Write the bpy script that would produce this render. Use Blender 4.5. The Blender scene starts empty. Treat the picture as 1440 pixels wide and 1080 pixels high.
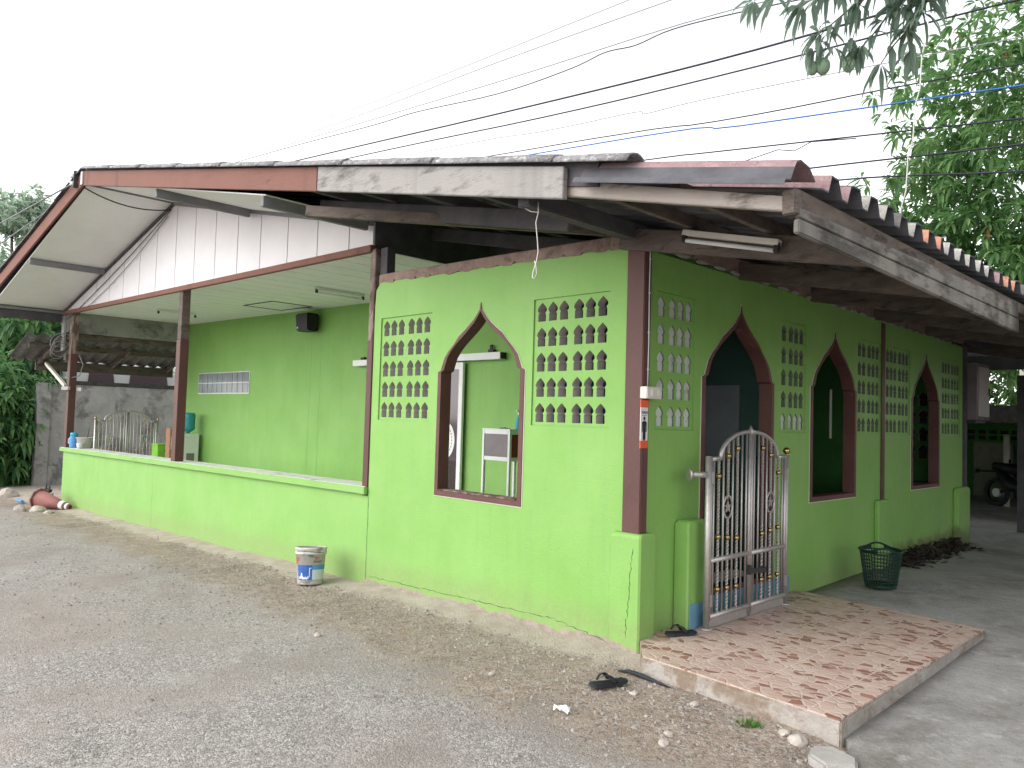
import bpy, bmesh, math, random
from mathutils import Vector, Matrix, noise
random.seed(7)
R_ = math.radians
S = bpy.context.scene
COL = S.collection

# ------------------------------------------------------------------ materials
class NT:
    def __init__(s, name):
        s.m = bpy.data.materials.new(name); s.m.use_nodes = True
        s.t = s.m.node_tree; s.t.nodes.clear()
        s.out = s.n('ShaderNodeOutputMaterial'); s.b = s.n('ShaderNodeBsdfPrincipled')
        s.l(s.b.outputs[0], s.out.inputs[0])
        s.tc = s.n('ShaderNodeTexCoord')
    def n(s, typ, **k):
        d = s.t.nodes.new(typ)
        for a, v in k.items():
            if a == 'i':
                for kk, vv in v.items(): d.inputs[kk].default_value = vv
            else: setattr(d, a, v)
        return d
    def l(s, a, b): s.t.links.new(a, b)
    def put(s, v, sock):
        if isinstance(v, (int, float)): sock.default_value = v
        elif isinstance(v, tuple):
            sock.default_value = v if len(v) == 4 or sock.type == 'VECTOR' else (*v, 1)
        else: s.l(v, sock)
    def co(s, scale=(1, 1, 1), rot=(0, 0, 0)):
        mp = s.n('ShaderNodeMapping'); mp.inputs['Scale'].default_value = scale; mp.inputs['Rotation'].default_value = rot
        s.l(s.tc.outputs['Object'], mp.inputs[0]); return mp.outputs[0]
    def noise(s, scale, detail=6, rough=.6, co=None, dist=0):
        d = s.n('ShaderNodeTexNoise', i={'Scale': scale, 'Detail': detail, 'Roughness': rough, 'Distortion': dist})
        s.l(co if co else s.tc.outputs['Object'], d.inputs['Vector']); return d.outputs[0]
    def vor(s, scale, feature='F1', co=None, out='Distance', rnd=1):
        d = s.n('ShaderNodeTexVoronoi', feature=feature); d.inputs['Scale'].default_value = scale; d.inputs['Randomness'].default_value = rnd
        s.l(co if co else s.tc.outputs['Object'], d.inputs['Vector']); return d.outputs[out]
    def ramp(s, v, *st):
        d = s.n('ShaderNodeValToRGB'); e = d.color_ramp.elements
        while len(e) < len(st): e.new(.5)
        for k, (p, c) in enumerate(st):
            e[k].position = p
            e[k].color = (c, c, c, 1) if isinstance(c, (int, float)) else (*c, 1)
        s.put(v, d.inputs[0]); return d.outputs[0]
    def mix(s, f, a, b, mode='MIX'):
        d = s.n('ShaderNodeMix', data_type='RGBA', blend_type=mode)
        s.put(f, d.inputs[0]); s.put(a, d.inputs[6]); s.put(b, d.inputs[7]); return d.outputs[2]
    def math(s, op, a, b=0., c=None, clamp=False):
        d = s.n('ShaderNodeMath', operation=op, use_clamp=clamp); s.put(a, d.inputs[0]); s.put(b, d.inputs[1])
        if c is not None: s.put(c, d.inputs[2])
        return d.outputs[0]
    def xyz(s):
        d = s.n('ShaderNodeSeparateXYZ'); s.l(s.tc.outputs['Object'], d.inputs[0]); return d.outputs
    def bump(s, h, dist=.01, st=1., prev=None):
        d = s.n('ShaderNodeBump', i={'Strength': st, 'Distance': dist}); s.put(h, d.inputs['Height'])
        if prev: s.l(prev, d.inputs['Normal'])
        s.l(d.outputs[0], s.b.inputs['Normal']); return d.outputs[0]
    def fin(s, col, rough=.7, metal=0., spec=.3):
        s.put(col, s.b.inputs['Base Color']); s.put(rough, s.b.inputs['Roughness'])
        s.b.inputs['Metallic'].default_value = metal; s.b.inputs['Specular IOR Level'].default_value = spec
        return s.m

def surf(name, c1, c2, scale=6, rough=.7, bump=.003, bscale=60, c3=None, stain=.62, sscale=3, metal=0, spec=.3, st=(1, 1, 1)):
    t = NT(name); co = t.co(st)
    c = t.ramp(t.noise(scale, 8, .65, co), (.3, c1), (.7, c2))
    if c3: c = t.mix(t.ramp(t.noise(sscale, 9, .7, co, .4), (stain - .04, 0.), (stain + .06, 1.)), c, c3)
    t.bump(t.noise(bscale, 5, .6, co), bump)
    return t.fin(c, rough, metal, spec)

def green_paint():
    t = NT('green_paint'); x = t.xyz()
    base = t.ramp(t.noise(1.6, 7, .6), (.3, (.188, .380, .082)), (.7, (.228, .43, .112)))
    # faint vertical rain streaks and scuffs
    base = t.mix(t.ramp(t.noise(2.2, 6, .7, t.co((4, 4, .35))), (.50, 0.), (.78, .38)), base, (.165, .31, .09))
    base = t.mix(t.ramp(t.noise(.7, 5, .6), (.42, 0.), (.7, .30)), base, (.27, .44, .16))
    base = t.mix(t.ramp(t.noise(12, 7, .75, t.co((3, 3, .25))), (.60, 0.), (.72, .28)), base, (.15, .25, .09))
    base = t.mix(t.ramp(t.noise(28, 6, .75), (.70, 0.), (.74, .55)), base, (.16, .28, .09))
    base = t.mix(t.ramp(t.noise(9, 8, .8, t.co((1.2, 1.2, .8))), (.73, 0.), (.77, .6)), base, (.52, .70, .36))
    hs = t.math('SUBTRACT', x[2], t.math('MULTIPLY', t.math('MINIMUM', x[0], 0.), .0235))
    hs = t.math('ADD', hs, t.math('MULTIPLY', t.noise(5, 7, .7), -.35))
    base = t.mix(t.math('MULTIPLY', t.ramp(hs, (-.12, .5), (.16, 0.)), t.ramp(t.noise(24, 6, .75), (.35, .2), (.6, 1.))), base, (.24, .25, .12))
    # paint lost along the foot of the wall, following the sloping ground
    h = t.math('SUBTRACT', x[2], t.math('MULTIPLY', t.math('MINIMUM', x[0], 0.), .0235))
    h = t.math('ADD', h, t.math('MULTIPLY', t.math('SUBTRACT', t.noise(3.2, 8, .7), .5), .22))
    h = t.math('SUBTRACT', h, t.math('MULTIPLY', t.math('GREATER_THAN', x[0], -3.3), .055))
    bare = t.ramp(t.noise(14, 6), (.3, (.22, .18, .145)), (.7, (.36, .31, .26)))
    base = t.mix(t.ramp(h, (-.0, 1.), (.012, 0.)), base, bare)
    damp = t.math('ADD', x[2], t.math('MULTIPLY', t.noise(4, 6, .7), -.45))
    base = t.mix(t.math('MULTIPLY', t.ramp(damp, (-.1, .7), (.12, 0.)), t.math('GREATER_THAN', x[1], 4.9)), base, (.10, .09, .04))
    n = t.bump(t.noise(70, 4), .0022); t.bump(t.noise(4, 3), .006, 1, n)
    return t.fin(base, .62, 0, .35)

def ground_mat():
    t = NT('gravel_and_dirt'); x = t.xyz()
    nz = t.noise(.9, 8, .65); nz2 = t.noise(3.5, 8, .7)
    # distance from the wall, roughened
    wob = t.math('ADD', t.math('MULTIPLY', t.math('SUBTRACT', nz, .5), 1.5), t.math('MULTIPLY', t.math('SUBTRACT', nz2, .5), .5))
    d = t.math('ADD', t.math('MULTIPLY', x[1], -1.), wob)
    lim = t.math('ADD', t.math('MULTIPLY', t.math('MAXIMUM', t.math('ADD', x[0], 6.), 0.), .07), .75)   # dirt strip is wider near the porch
    dirt = t.ramp(t.math('SUBTRACT', d, lim), (-.0, 1.), (.35, 0.))
    cell = t.vor(115, out='Color'); cs = t.n('ShaderNodeSeparateColor'); t.l(cell, cs.inputs[0])
    cell2 = t.vor(55, out='Color'); cs2 = t.n('ShaderNodeSeparateColor'); t.l(cell2, cs2.inputs[0])
    grey = t.ramp(cs.outputs[0], (0., (.18, .166, .156)), (.3, (.30, .28, .264)), (.8, (.405, .38, .36)), (1., (.60, .575, .55)))
    grey = t.mix(t.ramp(cs2.outputs[1], (.82, 0.), (.86, .6)), grey, (.18, .168, .158))
    grey = t.mix(t.ramp(cs2.outputs[0], (.91, 0.), (.93, .6)), grey, (.55, .525, .50))
    grey = t.mix(t.ramp(nz, (.38, .0), (.66, .75)), grey, (.385, .335, .295))
    grey = t.mix(t.ramp(t.noise(.45, 7, .62), (.50, 0.), (.64, .55)), grey, (.20, .18, .165))
    grey = t.mix(t.ramp(t.noise(.9, 7, .7, t.co((1, 1.6, 1), (0, 0, .5))), (.56, 0.), (.68, .45)), grey, (.47, .445, .42))
    brown = t.ramp(t.noise(7, 9, .75), (.28, (.20, .155, .12)), (.5, (.335, .275, .22)), (.72, (.46, .39, .32)))
    brown = t.mix(t.ramp(t.noise(1.7, 6, .7), (.5, 0.), (.66, .75)), brown, (.15, .122, .103))
    brown = t.mix(t.ramp(cs2.outputs[1], (.80, 0.), (.83, .6)), brown, (.46, .42, .38))
    brown = t.mix(t.ramp(cs2.outputs[2], (.82, 0.), (.85, .6)), brown, (.12, .10, .088))
    brown = t.mix(t.ramp(cs.outputs[1], (.72, 0.), (.8, .6)), brown, (.40, .35, .30))
    brown = t.mix(t.ramp(cs2.outputs[0], (.88, 0.), (.9, .6)), brown, (.30, .20, .15))
    c = t.mix(dirt, grey, brown)
    # pale cement spilled along the wall foot
    cem = t.ramp(t.math('ADD', t.math('MULTIPLY', x[1], -1.), t.math('MULTIPLY', t.math('SUBTRACT', nz2, .5), .55)), (.27, 1.), (.33, 0.))
    c = t.mix(t.math('MULTIPLY', cem, .85), c, t.ramp(t.noise(5, 8, .7), (.3, (.36, .30, .25)), (.7, (.56, .50, .44))))
    hb = t.math('ADD', t.math('MULTIPLY', t.vor(115), -.6), t.math('MULTIPLY', t.vor(55), -.5))
    n = t.bump(hb, .012, .9); t.bump(t.noise(220, 3), .004, 1, n)
    return t.fin(c, .9, 0, .15)

def concrete_yard():
    t = NT('yard_concrete')
    c = t.ramp(t.noise(1.3, 9, .7, None, .5), (.28, (.20, .19, .175)), (.5, (.36, .35, .33)), (.75, (.46, .45, .43)))
    c = t.mix(t.ramp(t.noise(.8, 7, .7, t.co((1, .45, 1))), (.55, 0.), (.68, .7)), c, (.15, .135, .11))
    c = t.mix(t.ramp(t.noise(40, 6, .8), (.56, 0.), (.68, .6)), c, (.20, .195, .19))
    c = t.mix(t.ramp(t.noise(6, 8, .75), (.55, 0.), (.66, .5)), c, (.56, .545, .52))
    c = t.mix(t.ramp(t.noise(130, 3, .7), (.62, 0.), (.66, .6)), c, (.10, .098, .095))
    n_ = t.bump(t.noise(90, 8, .7), .010); t.bump(t.noise(9, 7, .7), .03, 1, n_)
    return t.fin(c, .85, 0, .2)

def tile_mat():
    t = NT('crazy_paving_tile')
    co = t.co((13, 18, 1), (0, 0, .6))
    w = t.n('ShaderNodeVectorMath', operation='ADD'); t.l(co, w.inputs[0])
    nv = t.n('ShaderNodeTexNoise', i={'Scale': 5.}); t.l(t.tc.outputs['Object'], nv.inputs['Vector']); t.l(nv.outputs[1], w.inputs[1])
    e = t.vor(1., 'DISTANCE_TO_EDGE', w.outputs[0]); cell = t.vor(1., 'F1', w.outputs[0], 'Color')
    cs = t.n('ShaderNodeSeparateColor'); t.l(cell, cs.inputs[0])
    stone = t.ramp(cs.outputs[0], (0., (.17, .07, .05)), (.22, (.27, .115, .08)), (.27, (.43, .29, .235)), (.6, (.48, .345, .285)), (1., (.54, .42, .36)))
    # the middle of the porch is worn and dusty
    wear = t.ramp(t.math('ADD', t.n('ShaderNodeTexGradient').outputs[1], t.noise(1.4, 6, .65)), (.36, 1.), (.62, .25))
    wear = t.math('MULTIPLY', wear, .62)
    stone = t.mix(t.math('MULTIPLY', wear, t.ramp(cs.outputs[1], (.0, 1.), (.6, 1.), (.8, .25))), stone, (.53, .42, .37))
    c = t.mix(t.ramp(e, (.04, 1.), (.085, 0.)), stone, (.53, .42, .36))
    x = t.xyz()
    def seam(v, p): return t.math('LESS_THAN', t.math('ABSOLUTE', t.math('SUBTRACT', t.math('FRACT', t.math('DIVIDE', v, p)), .5)), .012)
    sm = t.math('MAXIMUM', seam(x[0], .4), seam(x[1], .4))
    c = t.mix(t.math('MULTIPLY', sm, .9), c, (.58, .48, .42))
    c = t.mix(t.ramp(t.noise(2.2, 8, .7), (.5, 0.), (.75, .4)), c, (.34, .26, .21))
    t.bump(t.ramp(e, (.03, 0.), (.10, 1.)), .003)
    return t.fin(c, .42, 0, .4)

def peel(name, paint, wood, stain=.5, amt=.5):
    t = NT(name); co = t.co((1.2, 1.2, 5))
    wd = t.ramp(t.noise(5, 7, .65, t.co((1, 1, 5))), (.25, tuple(v * .45 for v in wood)), (.75, wood))
    pt = t.mix(t.ramp(t.noise(3, 7, .7), (.4, 0.), (.8, .4)), paint, tuple(v * .7 for v in paint))
    c = t.mix(t.ramp(t.noise(2.2, 9, .7, co), (amt - .06, 0.), (amt + .05, 1.)), pt, wd)
    c = t.mix(t.ramp(t.noise(45, 4, .7), (.70, 0.), (.73, .8)), c, (.03, .028, .025))
    # dark rain runs
    c = t.mix(t.ramp(t.noise(1.8, 3, .55, t.co((1.6, 1.6, .10))), (stain - .04, 0.), (stain + .22, .85)), c, (.05, .047, .045))
    t.bump(t.noise(9, 9, .8, t.co((1.5, 1.5, 9))), .006)
    return t.fin(c, .8, 0, .2)

def roof_mat(name, a, b, lich=.5):
    t = NT(name)
    c = t.ramp(t.noise(4, 9, .75), (.3, a), (.7, b))
    c = t.mix(t.ramp(t.noise(22, 8, .8), (.52, 0.), (.6, lich)), c, tuple(min(1, v * 1.9) for v in b))
    c = t.mix(t.ramp(t.noise(15, 8, .8), (.56, 0.), (.63, .8)), c, tuple(v * .4 for v in a))
    t.bump(t.noise(60, 7, .75), .008)
    return t.fin(c, .9, 0, .15)

def leaf_mat(name, a, b, c3, tr=.35, rough=.45):
    t = NT(name)
    gm = t.n('ShaderNodeNewGeometry')
    c = t.ramp(gm.outputs['Random Per Island'], (0., a), (.6, b), (1., c3))
    c = t.mix(t.ramp(t.noise(1.1, 4), (.35, .0), (.7, .35)), c, tuple(v * .55 for v in a))
    t.fin(c, rough, 0, .4)
    tl = t.n('ShaderNodeBsdfTranslucent'); t.l(t.mix(.5, c, tuple(min(1, v * 1.8) for v in b)), tl.inputs[0])
    ms = t.n('ShaderNodeMixShader'); ms.inputs[0].default_value = tr
    t.l(t.b.outputs[0], ms.inputs[1]); t.l(tl.outputs[0], ms.inputs[2]); t.l(ms.outputs[0], t.out.inputs[0])
    return t.m

def white_board(name, base, seam_axis=None, pitch=.4, grime=.35):
    t = NT(name)
    c = t.mix(t.ramp(t.noise(1.6, 8, .7), (.4, 0.), (.75, grime)), base, tuple(v * .72 for v in base))
    c = t.mix(t.ramp(t.noise(60, 3, .6), (.74, 0.), (.77, .7)), c, (.06, .06, .05))
    if seam_axis is not None:
        x = t.xyz()
        f = t.math('ABSOLUTE', t.math('SUBTRACT', t.math('FRACT', t.math('DIVIDE', x[seam_axis], pitch)), .5))
        dash = t.ramp(t.noise(6, 5, .8), (.40, .25), (.55, .9))
        c = t.mix(t.math('MULTIPLY', t.math('LESS_THAN', f, .014), dash), c, (.04, .04, .035))
    t.bump(t.noise(120, 3), .001)
    return t.fin(c, .6, 0, .25)

def glassy(name, col, rough=.05, alpha=1., trans=0.):
    t = NT(name); t.fin(col, rough, 0, .6); t.b.inputs['Transmission Weight'].default_value = trans
    return t.m

M = {}
M['green'] = green_paint()
M['ground'] = ground_mat()
M['yard'] = concrete_yard()
M['tile'] = tile_mat()
M['red_fascia'] = peel('red_fascia_paint', (.215, .105, .083), (.165, .10, .08), .62, .70)
M['grey_fascia'] = peel('flaking_white_board', (.33, .31, .295), (.24, .225, .21), .62, .56)
M['tan_beam'] = peel('pale_tan_beam', (.40, .35, .315), (.25, .21, .18), .72, .60)
M['eave_board'] = peel('stained_eave_board', (.25, .23, .205), (.155, .14, .125), .44, .53)
M['old_wood'] = surf('weathered_timber', (.085, .066, .056), (.17, .135, .115), 5, .85, .005, 40, (.05, .04, .035), .58, 3, st=(1, 1, 3))
M['dark_wood'] = surf('dark_timber', (.062, .057, .064), (.105, .096, .102), 5, .85, .004, 40)
M['beam'] = surf('brown_cement_beam', (.21, .145, .115), (.31, .225, .185), 7, .85, .006, 30, (.14, .10, .085), .56, 4)
M['post'] = surf('maroon_post_paint', (.085, .040, .035), (.12, .056, .048), 3, .55, .003, 50, (.12, .055, .05), .62, 2.5, st=(1, 1, .4))
M['post_worn'] = surf('worn_post_top', (.17, .12, .10), (.34, .27, .24), 9, .8, .006, 40, (.10, .06, .05), .5, 5, st=(2, 2, .6))
M['frame'] = surf('maroon_frame_paint', (.095, .044, .037), (.135, .062, .052), 5, .55, .003, 60, (.34, .22, .18), .68, 9)
M['cement'] = surf('bare_cement', (.30, .285, .265), (.42, .40, .375), 8, .9, .005, 60, (.18, .17, .155), .62, 3)
M['porch_edge'] = surf('soiled_concrete_edge', (.27, .24, .21), (.42, .39, .36), 5, .9, .012, 24, (.22, .17, .125), .52, 2.5)
M['block_inside'] = surf('cement_block_inside', (.36, .335, .31), (.48, .45, .42), 9, .9, .003, 80)
M['fence'] = surf('grey_rendered_fence', (.25, .245, .235), (.36, .35, .34), 2.5, .9, .006, 50, (.15, .145, .14), .54, 1.6)
M['moss'] = surf('black_mossy_cap', (.025, .025, .024), (.07, .068, .062), 8, .95, .01, 30)
M['soffit'] = white_board('white_soffit_board', (.78, .78, .76))
M['ceiling'] = white_board('white_ceiling_board', (.80, .81, .78), 0, .40)
M['gable'] = white_board('white_gable_cladding', (.74, .71, .72), None, 1, .25)
M['grey_purlin'] = surf('grey_painted_purlin', (.16, .16, .17), (.22, .22, .23), 6, .7, .002, 60)
M['cap'] = roof_mat('grey_ridge_cap', (.16, .15, .155), (.30, .29, .29), .8)
M['sheet'] = roof_mat('old_fibre_cement_sheet', (.10, .094, .09), (.20, .19, .18), .4)
M['flank'] = surf('shade_and_mould_sheet', (.07, .068, .075), (.12, .118, .13), 5, .85, .004, 40)  # side shadow of the edge sheet painted dark; also colours the mouldy undersides
M['sheet_light'] = roof_mat('pale_fibre_cement_sheet', (.28, .27, .25), (.42, .40, .37), .35)
M['sheet_pink'] = roof_mat('faded_pink_sheet', (.27, .175, .18), (.35, .24, .245), .2)
M['sheet_orange'] = roof_mat('orange_sheet', (.44, .21, .14), (.50, .28, .19), .15)
M['counter'] = surf('worn_counter_top', (.50, .54, .46), (.66, .68, .62), 5, .5, .003, 60, (.36, .36, .33), .58, 4)
M['steel'] = surf('stainless_steel', (.46, .44, .42), (.58, .555, .535), 30, .52, .0006, 90, metal=.85, spec=.5)
M['gold'] = surf('brass_ball', (.42, .29, .13), (.52, .37, .18), 20, .28, .0004, 60, metal=1)
M['blue_tile'] = surf('blue_glazed_tile', (.11, .25, .34), (.15, .31, .41), 8, .3, .002, 30, (.5, .5, .45), .74, 7)
M['pale_step'] = surf('pale_terrazzo', (.60, .58, .54), (.70, .68, .64), 40, .5, .001, 80)
M['alu'] = surf('white_aluminium', (.70, .70, .69), (.76, .76, .75), 4, .35, .0005, 60)
M['white'] = surf('white_plastic', (.66, .66, .64), (.74, .74, .72), 5, .4, .0006, 60, (.5, .49, .45), .66, 6)
M['offwhite'] = surf('aged_white_plastic', (.58, .54, .47), (.66, .62, .55), 6, .5, .001, 60, (.4, .36, .3), .66, 8)
M['black'] = surf('black_plastic', (.010, .010, .012), (.02, .02, .024), 8, .45, .001, 80)
M['rubber'] = surf('black_rubber', (.012, .014, .018), (.03, .033, .04), 12, .6, .002, 120, (.12, .115, .11), .70, 9)
M['dark'] = surf('dark_metal', (.03, .03, .032), (.05, .05, .053), 6, .6, .001, 60)
M['cable'] = surf('black_cable', (.012, .012, .02), (.025, .025, .04), 6, .6, .0005, 60)
M['cable_grey'] = surf('grey_cable', (.20, .20, .21), (.28, .28, .29), 6, .6, .0005, 60)
M['cable_blue'] = surf('blue_cable', (.02, .10, .36), (.03, .14, .45), 6, .5, .0005, 60)
M['cord'] = surf('pale_cord', (.50, .49, .45), (.62, .61, .56), 12, .8, .0005, 60)
M['glass_dark'] = glassy('tinted_door_glass', (.075, .055, .06), .06)
M['glass_block'] = surf('glass_block_pane', (.17, .20, .21), (.27, .30, .31), 5, .15, .003, 12, st=(1, 1, .3))
M['red_panel'] = surf('dark_red_panel', (.20, .02, .02), (.25, .03, .03), 5, .4, .0006, 60)
M['grey_panel'] = surf('smoked_panel', (.16, .14, .145), (.24, .215, .22), 3, .15, .0006, 40)
M['blue'] = surf('blue_label', (.03, .09, .33), (.05, .14, .42), 14, .45, .0005, 60, (.45, .5, .6), .70, 14)
M['sky_blue'] = surf('light_blue_label', (.07, .24, .50), (.10, .30, .56), 8, .45, .0005, 60)
M['red_ink'] = surf('red_print', (.50, .03, .04), (.56, .05, .06), 8, .5, .0005, 60)
M['pail'] = surf('white_paint_pail', (.42, .41, .375), (.54, .525, .485), 8, .5, .002, 60, (.24, .22, .19), .56, 8)
M['pail_in'] = surf('pail_inside', (.20, .19, .17), (.34, .32, .29), 8, .7, .003, 40)
M['sign_red'] = surf('orange_red_sign', (.62, .09, .035), (.68, .12, .05), 6, .4, .0005, 60)
M['cone'] = surf('faded_red_cone', (.22, .085, .075), (.30, .125, .11), 5, .7, .002, 60, (.16, .10, .085), .58, 5)
M['teal'] = surf('teal_plastic', (.02, .30, .42), (.04, .38, .50), 6, .3, .0006, 60)
M['teal_clear'] = surf('teal_water_bottle', (.03, .25, .28), (.06, .34, .36), 4, .12, .0006, 20)
M['pot'] = surf('grey_enamel_pot', (.42, .39, .37), (.50, .47, .45), 6, .4, .001, 60)
M['lime'] = surf('lime_box_paint', (.20, .52, .04), (.25, .60, .06), 4, .5, .001, 60)
M['brown_box'] = surf('brown_board', (.34, .17, .10), (.42, .22, .14), 5, .6, .001, 60)
M['basket'] = surf('dark_green_plastic', (.008, .026, .020), (.014, .040, .030), 8, .4, .0006, 60)
M['stone'] = surf('pale_stone', (.34, .30, .26), (.50, .45, .40), 14, .9, .006, 50)
M['gravel'] = surf('mixed_gravel', (.12, .105, .092), (.44, .395, .35), 14, .9, .002, 80, (.24, .16, .125), .66, 5)
M['paper'] = surf('white_tissue', (.78, .78, .76), (.82, .82, .80), 6, .8, .002, 60)
M['car'] = glassy('white_car_paint', (.42, .42, .41), .2)
M['bark'] = surf('tree_bark', (.09, .07, .055), (.16, .13, .105), 9, .9, .01, 30, st=(1, 1, .4))
M['mango_leaf'] = leaf_mat('mango_leaf', (.075, .165, .065), (.125, .25, .085), (.25, .38, .14), .45)
M['near_leaf'] = leaf_mat('backlit_mango_leaf', (.13, .19, .15), (.17, .24, .18), (.24, .31, .23), .5)  # leaf colour made paler and greyer to carry the backlight on this branch
M['bush_leaf'] = leaf_mat('broad_bush_leaf', (.055, .14, .06), (.10, .22, .075), (.22, .37, .11))
M['pale_leaf'] = leaf_mat('glare_paled_leaf', (.28, .37, .29), (.34, .43, .33), (.42, .50, .38), .5)  # leaf colour paled to paint in the glare over the far tree
M['hedge_leaf'] = leaf_mat('hedge_leaf', (.035, .10, .025), (.07, .18, .03), (.16, .32, .06))
M['dry_leaf'] = surf('dry_leaf', (.17, .075, .035), (.28, .13, .06), 6, .8, .002, 40)
M['litter'] = surf('dark_leaf_litter', (.025, .020, .016), (.06, .048, .038), 9, .9, .002, 40)
M['weed'] = leaf_mat('weed_leaf', (.05, .15, .02), (.09, .22, .03), (.14, .30, .05))
M['mango'] = surf('green_mango_skin', (.20, .30, .19), (.25, .35, .23), 6, .45, .0008, 60)
M['hole_shade'] = surf('shade_toned_hole_side', (.15, .19, .135), (.22, .26, .19), 9, .9, .003, 60)  # block sides toned darker, painting in the shade within the side wall holes
M['shade_teal'] = surf('painted_shade_teal', (.035, .085, .07), (.05, .11, .09), 2, .7, .002, 60)  # room darkness put into the colour of the added linings
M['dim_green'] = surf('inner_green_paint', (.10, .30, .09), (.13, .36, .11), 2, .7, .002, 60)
M['beige'] = surf('beige_board', (.36, .32, .28), (.44, .40, .355), 4, .7, .001, 60, (.26, .23, .2), .6, 3)
M['chalk'] = surf('grey_notice_board', (.16, .18, .19), (.20, .22, .235), 3, .6, .0006, 60)

# ------------------------------------------------------------------ mesh helpers
class MB:
    def __init__(s): s.v = []; s.f = []; s.m = []; s.sm = []
    def add(s, vs, fs, m=0, smooth=False):
        b = len(s.v); s.v += [Vector(v) for v in vs]
        for f in fs: s.f.append([b + i for i in f]); s.m.append(m); s.sm.append(smooth)
        return s
    def hexa(s, c, m=0):
        return s.add(c, [(3, 2, 1, 0), (4, 5, 6, 7), (0, 1, 5, 4), (1, 2, 6, 5), (2, 3, 7, 6), (3, 0, 4, 7)], m)
    def box(s, x0, y0, z0, x1, y1, z1, m=0):
        return s.hexa([(x0, y0, z0), (x1, y0, z0), (x1, y1, z0), (x0, y1, z0), (x0, y0, z1), (x1, y0, z1), (x1, y1, z1), (x0, y1, z1)], m)
    def bar(s, p0, p1, w, h, m=0, up=(0, 0, 1)):
        p0 = Vector(p0); p1 = Vector(p1); d = (p1 - p0).normalized(); a = d.cross(Vector(up))
        if a.length < 1e-4: a = d.cross(Vector((1, 0, 0)))
        a.normalize(); b = a.cross(d).normalized(); a *= w / 2; b *= h / 2
        return s.hexa([p0 - a - b, p0 + a - b, p1 + a - b, p1 - a - b, p0 - a + b, p0 + a + b, p1 + a + b, p1 - a + b], m)
    def tube(s, pts, r, n=8, m=0, caps=True, twist=0):
        pts = [Vector(p) for p in pts]; N = len(pts); rs = r if isinstance(r, (list, tuple)) else [r] * N
        vs = []; prev = None
        for k, p in enumerate(pts):
            d = (pts[min(k + 1, N - 1)] - pts[max(k - 1, 0)]).normalized()
            if prev is None: a = d.orthogonal().normalized()
            else:
                a = prev - d * prev.dot(d)
                a = a.normalized() if a.length > 1e-6 else d.orthogonal().normalized()
            prev = a; b = d.cross(a)
            for q in range(n):
                t = 2 * math.pi * q / n + twist * k
                vs.append(p + (a * math.cos(t) + b * math.sin(t)) * rs[k])
        fs = [(k * n + q, k * n + (q + 1) % n, (k + 1) * n + (q + 1) % n, (k + 1) * n + q) for k in range(N - 1) for q in range(n)]
        s.add(vs, fs, m, n > 4)
        if caps: 
            b = len(s.v) - len(vs)
            s.f += [[b + q for q in range(n)][::-1], [b + (N - 1) * n + q for q in range(n)]]; s.m += [m, m]; s.sm += [False, False]
        return s
    def lathe(s, prof, c=(0, 0, 0), n=24, m=0, mat=None, smooth=True, sx=1, sy=1):
        c = Vector(c); vs = []
        for r, z in prof:
            for q in range(n):
                t = 2 * math.pi * q / n; p = Vector((r * math.cos(t) * sx, r * math.sin(t) * sy, z))
                vs.append((mat @ p if mat else p) + c)
        K = len(prof)
        fs = [(k * n + q, k * n + (q + 1) % n, (k + 1) * n + (q + 1) % n, (k + 1) * n + q) for k in range(K - 1) for q in range(n)]
        return s.add(vs, fs, m, smooth)
    def ball(s, c, r, n=10, m=0, sc=(1, 1, 1)):
        pr = [(r * math.sin(math.pi * k / 7) + 1e-5, -r * math.cos(math.pi * k / 7) * sc[2]) for k in range(8)]
        return s.lathe(pr, c, n, m, None, True, sc[0], sc[1])
    def prism(s, poly, fn, d0, d1, m=0, mside=None):
        n = len(poly); vs = [fn(u, v, d0) for u, v in poly] + [fn(u, v, d1) for u, v in poly]
        s.add(vs, [list(range(n))[::-1], [n + i for i in range(n)]], m); b = len(s.v) - 2 * n
        for i in range(n):
            j = (i + 1) % n; s.f.append([b + i, b + j, b + n + j, b + n + i]); s.m.append(m if mside is None else mside); s.sm.append(False)
        return s
    def mesh(s, name, mats, bevel=0, merge=False):
        me = bpy.data.meshes.new(name); me.from_pydata([tuple(v) for v in s.v], [], s.f)
        for mm in (mats if isinstance(mats, (list, tuple)) else [mats]): me.materials.append(mm)
        me.polygons.foreach_set('material_index', s.m); me.polygons.foreach_set('use_smooth', s.sm)
        bm = bmesh.new(); bm.from_mesh(me)
        if merge: bmesh.ops.remove_doubles(bm, verts=bm.verts, dist=1e-5)
        bmesh.ops.recalc_face_normals(bm, faces=bm.faces)
        if bevel:
            ed = [e for e in bm.edges if len(e.link_faces) == 2 and e.calc_face_angle(0) > .6]
            bmesh.ops.bevel(bm, geom=ed, offset=bevel, segments=2, affect='EDGES', clamp_overlap=True)
        bm.to_mesh(me); bm.free(); me.update(); return me
    def build(s, name, mats, parent=None, bevel=0, origin=False, merge=False):
        if origin:
            zs = min(v.z for v in s.v); cx = sum(v.x for v in s.v) / len(s.v); cy = sum(v.y for v in s.v) / len(s.v)
            off = Vector((cx, cy, zs)); s.v = [v - off for v in s.v]
        o = bpy.data.objects.new(name, s.mesh(name, mats, bevel, merge)); COL.objects.link(o)
        if origin: o.location = off
        if parent: o.parent = parent
        return o

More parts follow.
